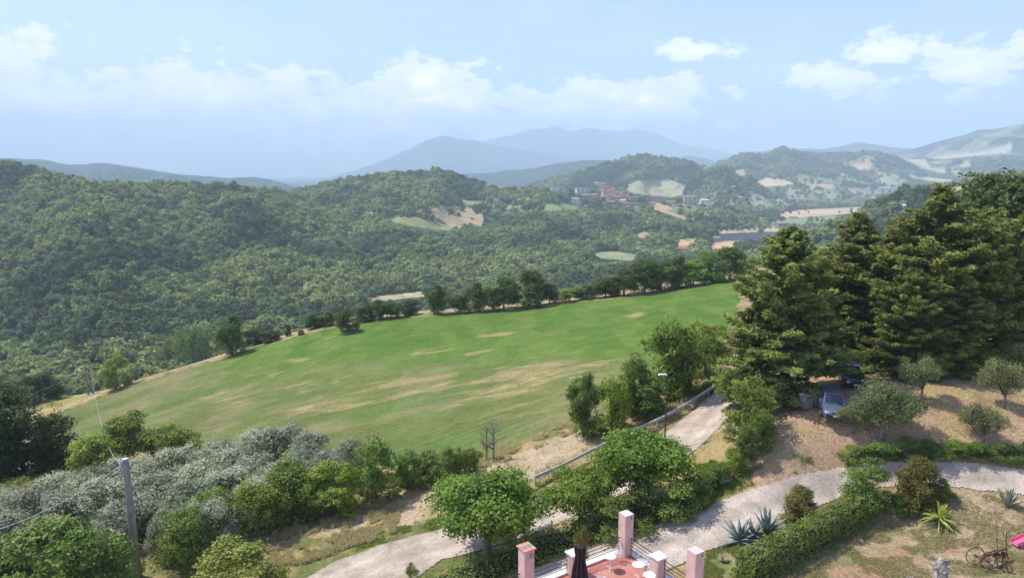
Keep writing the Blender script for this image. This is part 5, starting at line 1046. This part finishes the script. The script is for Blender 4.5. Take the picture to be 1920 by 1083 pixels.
# ------------------------------------------------------------------ houses in the valley
WC = {'white': (.72,.71,.68), 'cream': (.68,.60,.47), 'pink': (.62,.44,.36), 'grey': (.50,.48,.45), 'orange': (.64,.43,.28), 'brown': (.30,.22,.17)}
RC = {'red': (.42,.15,.09), 'brown': (.30,.19,.14), 'grey': (.35,.33,.32), 'pale': (.62,.55,.48)}
wm = {k: mat(k+'_wall', v, [x*.86 for x in v], .3, .9) for k, v in WC.items()}; rmm = {k: mat(k+'_roof', v, [x*.7 for x in v], .8, .9) for k, v in RC.items()}; SHT = mat('dark_window', (.05,.05,.05), (.08,.07,.06)); hc = {}
def house_parts(wall, roof, kind, tall):
    key = (wall, roof, kind, tall)
    if key in hc: return hc[key]
    h = {1: 3.3, 2: 6.2, 3: 9.2}[tall]; w, d = 12., 9.; P_ = [('walls', MB().box((0, 0, h/2-1), (w, d, h+2)).mesh('walls', wm[wall]))]
    if kind == 'flat': P_.append(('roof', MB().box((0, 0, h+.2), (w+.8, d+.8, .4)).mesh('roof', rmm[roof])))
    else:
        r_ = 2.2; i_ = 0 if kind == 'gable' else 3.6; o_ = .7; V = [(-w/2-o_,-d/2-o_,h), (w/2+o_,-d/2-o_,h), (w/2+o_,d/2+o_,h), (-w/2-o_,d/2+o_,h), (-w/2-o_+i_,0,h+r_), (w/2+o_-i_,0,h+r_), (-w/2-o_,-d/2-o_,h-.25), (w/2+o_,-d/2-o_,h-.25), (w/2+o_,d/2+o_,h-.25), (-w/2-o_,d/2+o_,h-.25)]
        P_.append(('roof', MB().add(V, [(0,1,5,4),(2,3,4,5),(1,2,5),(3,0,4),(6,7,1,0),(7,8,2,1),(8,9,3,2),(9,6,0,3),(9,8,7,6)]).mesh('roof', rmm[roof])))
        P_.append(('chimney', MB().box((2.2, 1, h+r_-.1), (.8, .8, 1.6)).mesh('chimney', wm[wall])))
    for f in range(tall):
        for x in (-4, 0, 4):
            if f == 0 and x == 0: P_.append(('door', MB().box((0, -d/2-.03, 1.1), (1.4, .1, 2.2)).mesh('door', SHT)))
            else: P_.append(('window', MB().box((x, -d/2-.03, 1.7+3*f), (1.3, .1, 1.5)).mesh('window', SHT)))
    hc[key] = P_; return P_
def house(px, py, wpx, wall, roof, kind, tall, label, group=None):
    g = G2(px, py); c = g.y*cp; s = wpx*1.12*c/F/12; s = max(.6, s); HS.append((px, py, wpx))
    o = empty('house', g, label, 'house', group, prs.uniform(-.5, .5), (s, s*.9, max(.8, s*.75)))
    for nm, me in house_parts(wall, roof, kind, tall): link(nm, me, o)
vil = [(1040,359,12,'white','pale','flat',2),(1056,361,9,'cream','red','gable',1),(1091,362,18,'white','pale','flat',2),(1096,369,12,'grey','grey','gable',1),(1117,347,8,'white','pale','hip',2),
 (1128,350,12,'cream','red','gable',2),(1128,361,11,'pink','brown','hip',2),(1112,370,16,'orange','brown','gable',1),(1137,365,13,'cream','red','gable',2),(1148,359,10,'orange','red','hip',2),(1133,372,12,'pink','red','gable',1),
 (1147,371,12,'cream','red','hip',2),(1154,366,10,'orange','red','gable',2),(1159,374,11,'pink','red','gable',2),(1168,379,12,'white','pale','hip',1),(1172,384,13,'pink','red','gable',1),(1146,382,13,'brown','brown','gable',1),
 (1188,376,12,'grey','brown','hip',2),(1193,368,9,'grey','grey','flat',2),(1211,373,14,'pink','brown','hip',2),(1188,385,16,'pink','brown','flat',1),(1232,376,15,'pink','brown','hip',2),(1257,382,14,'cream','brown','gable',1),(1268,386,11,'white','grey','flat',1),
 (1280,376,10,'brown','brown','gable',2),(1293,378,18,'pink','brown','gable',2),(1288,385,14,'cream','brown','flat',1),(1321,382,14,'white','pale','hip',2),(1331,388,16,'grey','brown','gable',1),(1100,389,8,'cream','grey','gable',1),(1196,391,12,'white','pale','flat',1),
 (1176,371,9,'cream','red','gable',2),(1163,364,8,'white','red','gable',1),(1140,352,8,'pink','red','gable',1),(1105,362,9,'grey','brown','gable',1),(1222,383,9,'grey','grey','gable',1),(1246,372,10,'cream','brown','hip',1),(1308,380,10,'orange','brown','gable',1)]
cnt = {}
vil.sort()
for v in vil: cnt[v[3]] = cnt.get(v[3], 0)+1
seen = {}
for v in vil:
    k = seen.get(v[3], 0); seen[v[3]] = k+1
    house(v[0], v[1], v[2]*1.12, *v[3:], f'{v[3]}-walled {["", "low", "two-storey", "three-storey"][v[6]]} house of the hillside village, {nth(k, cnt[v[3]])} among its {v[3]} ones', 'hillside village houses')
for a in [(1077,381,18,'white','grey','hip',2,'white villa with a grey hipped roof standing alone left of the village'),(1281,471,24,'white','red','hip',1,'house with a bright red roof beside the orange stubble field in the valley'),
 (1303,461,14,'pink','red','gable',1,'low pinkish house just right of the bright red roof'),(1341,452,15,'grey','grey','gable',2,'grey-roofed farmhouse beside the dark ploughed strip'),(1499,377,22,'white','pale','flat',1,'long white shed in the middle of the valley'),
 (1662,361,34,'white','pale','flat',1,'longest white shed far up the valley'),(1627,356,6,'white','pale','hip',2,'tiny white house left of the longest shed'),(1467,424,22,'brown','brown','flat',1,'brown farm buildings beside the valley olive trees'),
 (1533,421,14,'white','grey','flat',1,'white farm shed on the pale strip above the conifers'),(1487,409,13,'white','pale','flat',1,'small white shed at the edge of the large tan field'),(1526,370,7,'white','grey','gable',1,'tiny white house right of the long valley shed'),
 (909,354,11,'pink','brown','hip',2,'pinkish house on the middle ridge, left one of two'),(938,354,14,'pink','red','gable',1,'pinkish low house on the middle ridge, right one of two'),(970,357,10,'orange','red','gable',1,'red-roofed cottage at the right end of the middle ridge'),
 (779,374,13,'white','pale','gable',1,'white house with a pale roof among trees below the round hill'),(765,369,9,'pink','brown','gable',1,'small pinkish house just left of the white one below the round hill'),(926,380,13,'white','grey','hip',2,'white house alone above the hillside olive grove'),
 (585,375,11,'cream','red','gable',1,'small red-roofed house on the saddle between the two wooded hills'),(695,404,9,'cream','pale','gable',1,'tiny cream house at the left tip of the hillside meadow'),(268,341,13,'cream','brown','flat',1,'low cream building on the crest of the left wooded hill'),
 (165,338,14,'cream','brown','gable',1,'cream house among dark cypresses on the crest of the left wooded hill')]: house(*a)
rv = random.Random(31); sc_ = []
while len(sc_) < 26:
    x_, y_ = rv.uniform(1300, 1720), rv.uniform(352, 402)
    if all(abs(x_-a[0]) > 9 or abs(y_-a[1]) > 5 for a in sc_+[(h[0], h[1]) for h in HS]) and not (1440 < x_ < 1640 and 385 < y_ < 412): sc_.append((x_, y_, rv.uniform(5, 9), rv.choice(['white', 'cream', 'pink']), rv.choice(['red', 'brown', 'pale']), rv.choice(['gable', 'hip']), rv.choice([1, 2])))
for i, v in enumerate(sorted(sc_)): house(*v, f'small {v[3]} farmhouse in the open valley right of the village, {nth(i, 26)}', 'scattered valley farmhouses')
g = G2(1210, 296, 1500); o = empty('radio_mast', g, 'thin radio mast on top of the conical hill behind the village', 'mast'); MB().tube([(0, 0, -2), (0, 0, 22)], [.9, .5], 5).build('mast_pole', GALV, o); MB().box((0, 0, 19), (5, .6, .8)).build('antenna', GALV, o)
# single trees on distant crests and along farm lanes
def far_row(lst, name, look, where, grp, kind='dark', minw=4):
    lst = sorted(lst)
    for i, (px, py, w_, h_) in enumerate(lst):
        g = G2(px, py); c = g.y*cp; put(kind, g-Vector((0, 0, 1)), w_*c/F, h_*c/F+1, name, f'{look} {where}, {nth(i, len(lst))}', 'tree', grp)
far_row([(138,345,9,20),(147,346,7,18),(156,344,8,22),(168,346,6,20),(176,347,9,18),(188,346,12,20),(128,346,8,14)], 'cypress_tree', 'dark cypress', 'round the house on the left hill crest', 'cypresses on the crest')
far_row([(205,350,18,18),(222,350,18,16),(240,351,16,14),(405,362,24,20),(440,366,34,28),(465,370,22,22),(520,374,20,18),(350,360,20,16),(380,361,16,14)], 'crest_tree', 'dark round tree', 'on the skyline of the left wooded hill', 'skyline trees', 'oak')
far_row([(817,330,12,9),(897,352,12,10),(942,358,8,9),(968,360,14,13),(1002,363,10,9)], 'crest_tree', 'single dark tree', 'on the skyline of the middle ridge', 'skyline trees', 'oak')
far_row([(1352+k*10.3, 433-k*.6+(k % 2)*.6, 6, 4) for k in range(10)], 'farm_tree', 'tiny round tree', 'in the row across the pale valley strip', 'trees in the farm row', 'dark')
far_row([(1482,400,6,4),(1498,401,5,4),(1511,395,5,5),(1516,399,5,4),(1574,399,5,4),(1596,398,6,9),(1609,397,5,8)], 'farm_tree', 'small dark tree', 'dotted over the large tan valley field', 'trees on the tan field', 'dark')
woods()
